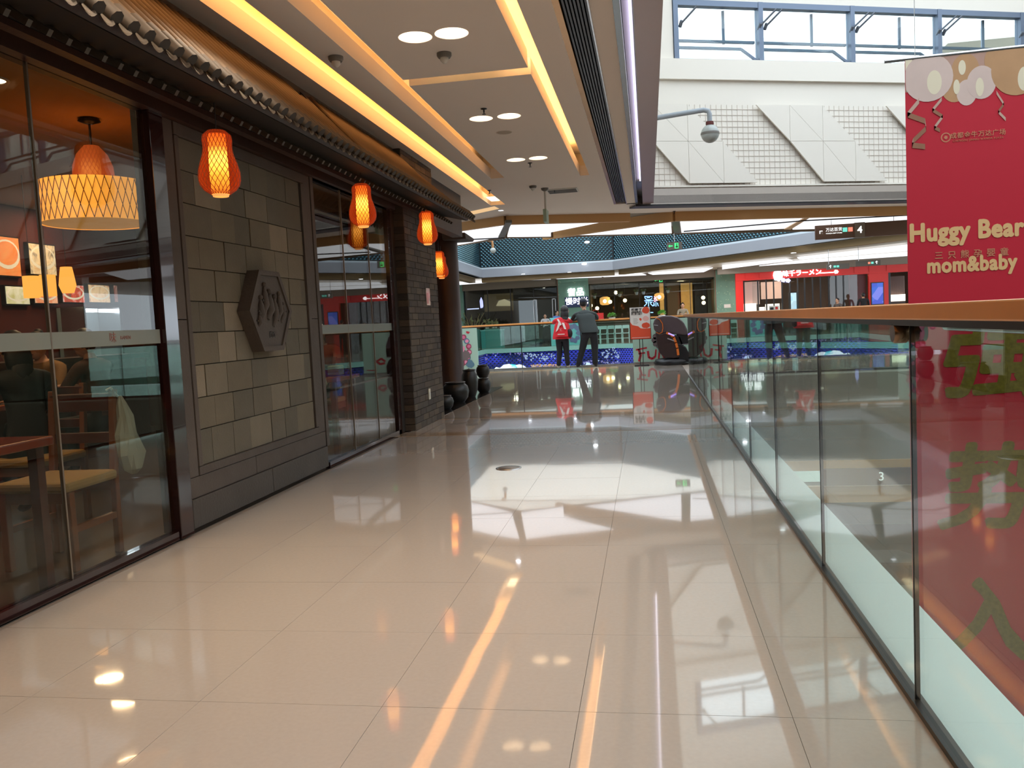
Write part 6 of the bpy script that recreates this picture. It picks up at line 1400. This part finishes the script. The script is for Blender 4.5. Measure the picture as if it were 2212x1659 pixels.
wv_.slab([(-.05, -.045, 1.17), (.0, -.05, 1.13), (-.07, -.11, .96), (-.13, -.125, .90)], (0, -.02, 0)); wv_.slab([(.02, -.05, 1.13), (.08, -.05, 1.12), (.13, -.12, .96), (.08, -.12, .97)], (0, -.02, 0)); wv_.slab([(-.10, .0, 1.22), (-.06, -.0, 1.22), (.02, -.075, 1.08), (-.02, -.08, 1.06)], (0, -.02, 0)); gpart(wv_, 'white_straps', cm('white', (220, 206, 198)))
wv_ = MB(); wv_.slab([(-.08, -.165, .835), (.09, -.165, .835), (.09, -.16, .86), (-.08, -.16, .86)], (0, -.012, 0)); wv_.tube([(-.03, -.158, .99), (.0, -.166, .95), (.03, -.158, .99), (-.02, -.17, .93), (.03, -.17, .93)], .005, 4); gpart(wv_, 'bag_print', cm('pale_pink', (230, 190, 184)))
sb_ = MB(); sb_.ball((.20, -.02, .86), .10, 12, 0, (.7, .9, 1.1)); gpart(sb_, 'side_bag', cm('dark_plum', (44, 26, 34)))
# seated and standing background people
def seated(label, loc, rz, top, tr_, hair='short', sc=1.0, grp=None):
    return figure(label, loc, rz, dict(hip=(0, 0, .52), chest=(0, .05, .86), neck=(0, .09, 1.03), head=(0, .14, 1.17), sL=(-.18, .07, .97), sR=(.18, .07, .97), eL=(-.23, .22, .76), eR=(.23, .22, .76), wL=(-.12, .42, .80), wR=(.12, .42, .80),
        hL=(-.09, .03, .50), hR=(.09, .03, .50), kL=(-.11, .42, .50), kR=(.11, .42, .50), aL=(-.11, .40, .09), aR=(.11, .40, .09), tL=(-.12, .53, .04), tR=(.12, .53, .04)), (top, tr_, shoe_m), (0, 1, -.2), hair, grp, sc=sc)
def standing(label, loc, rz, top, tr_, hair='short', sc=1.0, grp=None):
    return figure(label, loc, rz, dict(hip=(0, 0, .92), chest=(0, .01, 1.26), neck=(0, .02, 1.42), head=(0, .04, 1.56), sL=(-.19, .0, 1.37), sR=(.19, .0, 1.37), eL=(-.25, .06, 1.10), eR=(.25, .06, 1.10), wL=(-.14, .28, 1.10), wR=(.14, .28, 1.10),
        hL=(-.09, 0, .86), hR=(.09, 0, .86), kL=(-.1, .02, .48), kR=(.1, .02, .48), aL=(-.11, 0, .09), aR=(.11, 0, .09), tL=(-.12, .13, .04), tR=(.12, .13, .04)), (top, tr_, shoe_m), (0, 1, -.05), hair, grp, sc=sc)
blk_c = cm('black3', (24, 22, 24))
seated('person in black seated with back to the near shop window, dark hair', (-4.0, 4.82, .0), PI * .35, blk_c, blk_c, 'long')
seated('person in dark brown seated across the middle restaurant table', (-4.55, 6.35, .02), PI * .5, cm('brown', (84, 50, 36)), blk_c)
seated('person in tan seated deep in the restaurant, turned to the counter', (-5.35, 6.75, .02), PI * 1.0, cm('tan', (150, 112, 62)), blk_c, 'bun')
seated('person in orange brown seated behind the second shop window', (-3.55, 8.78, .02), PI, cm('orange', (150, 84, 50)), blk_c)
def pat(px, y): return (ony(px, 690, y)[0], y, 0)
standing('person in white working behind the pale aqua kiosk counter', pat(1178, 41.6), PI, cm('white2', (220, 220, 224)), blk_c, sc=.92)
standing('person in blue shirt behind the aqua kiosk, beside the one in white', pat(1202, 41.6), PI * 1.3, cm('blue', (90, 130, 200)), blk_c, sc=1.0)
seated('person with a hair bun facing out beside the lit curtain in the far restaurant', (ony(1475, 680, 43.2)[0], 43.2, .28), PI, cm('beige', (150, 140, 120)), blk_c, 'bun', 1.15)
standing('person in black seen from behind at the red shop entrance', (*pat(1866, 40.5)[:2], .05), 0, blk_c, blk_c, sc=1.02)
standing('person bending over by the red shop window, dark hair', (*pat(1811, 41.0)[:2], -.05), PI * .7, cm('grey', (92, 84, 80)), blk_c, sc=.97)
print('objects', len(bpy.data.objects))
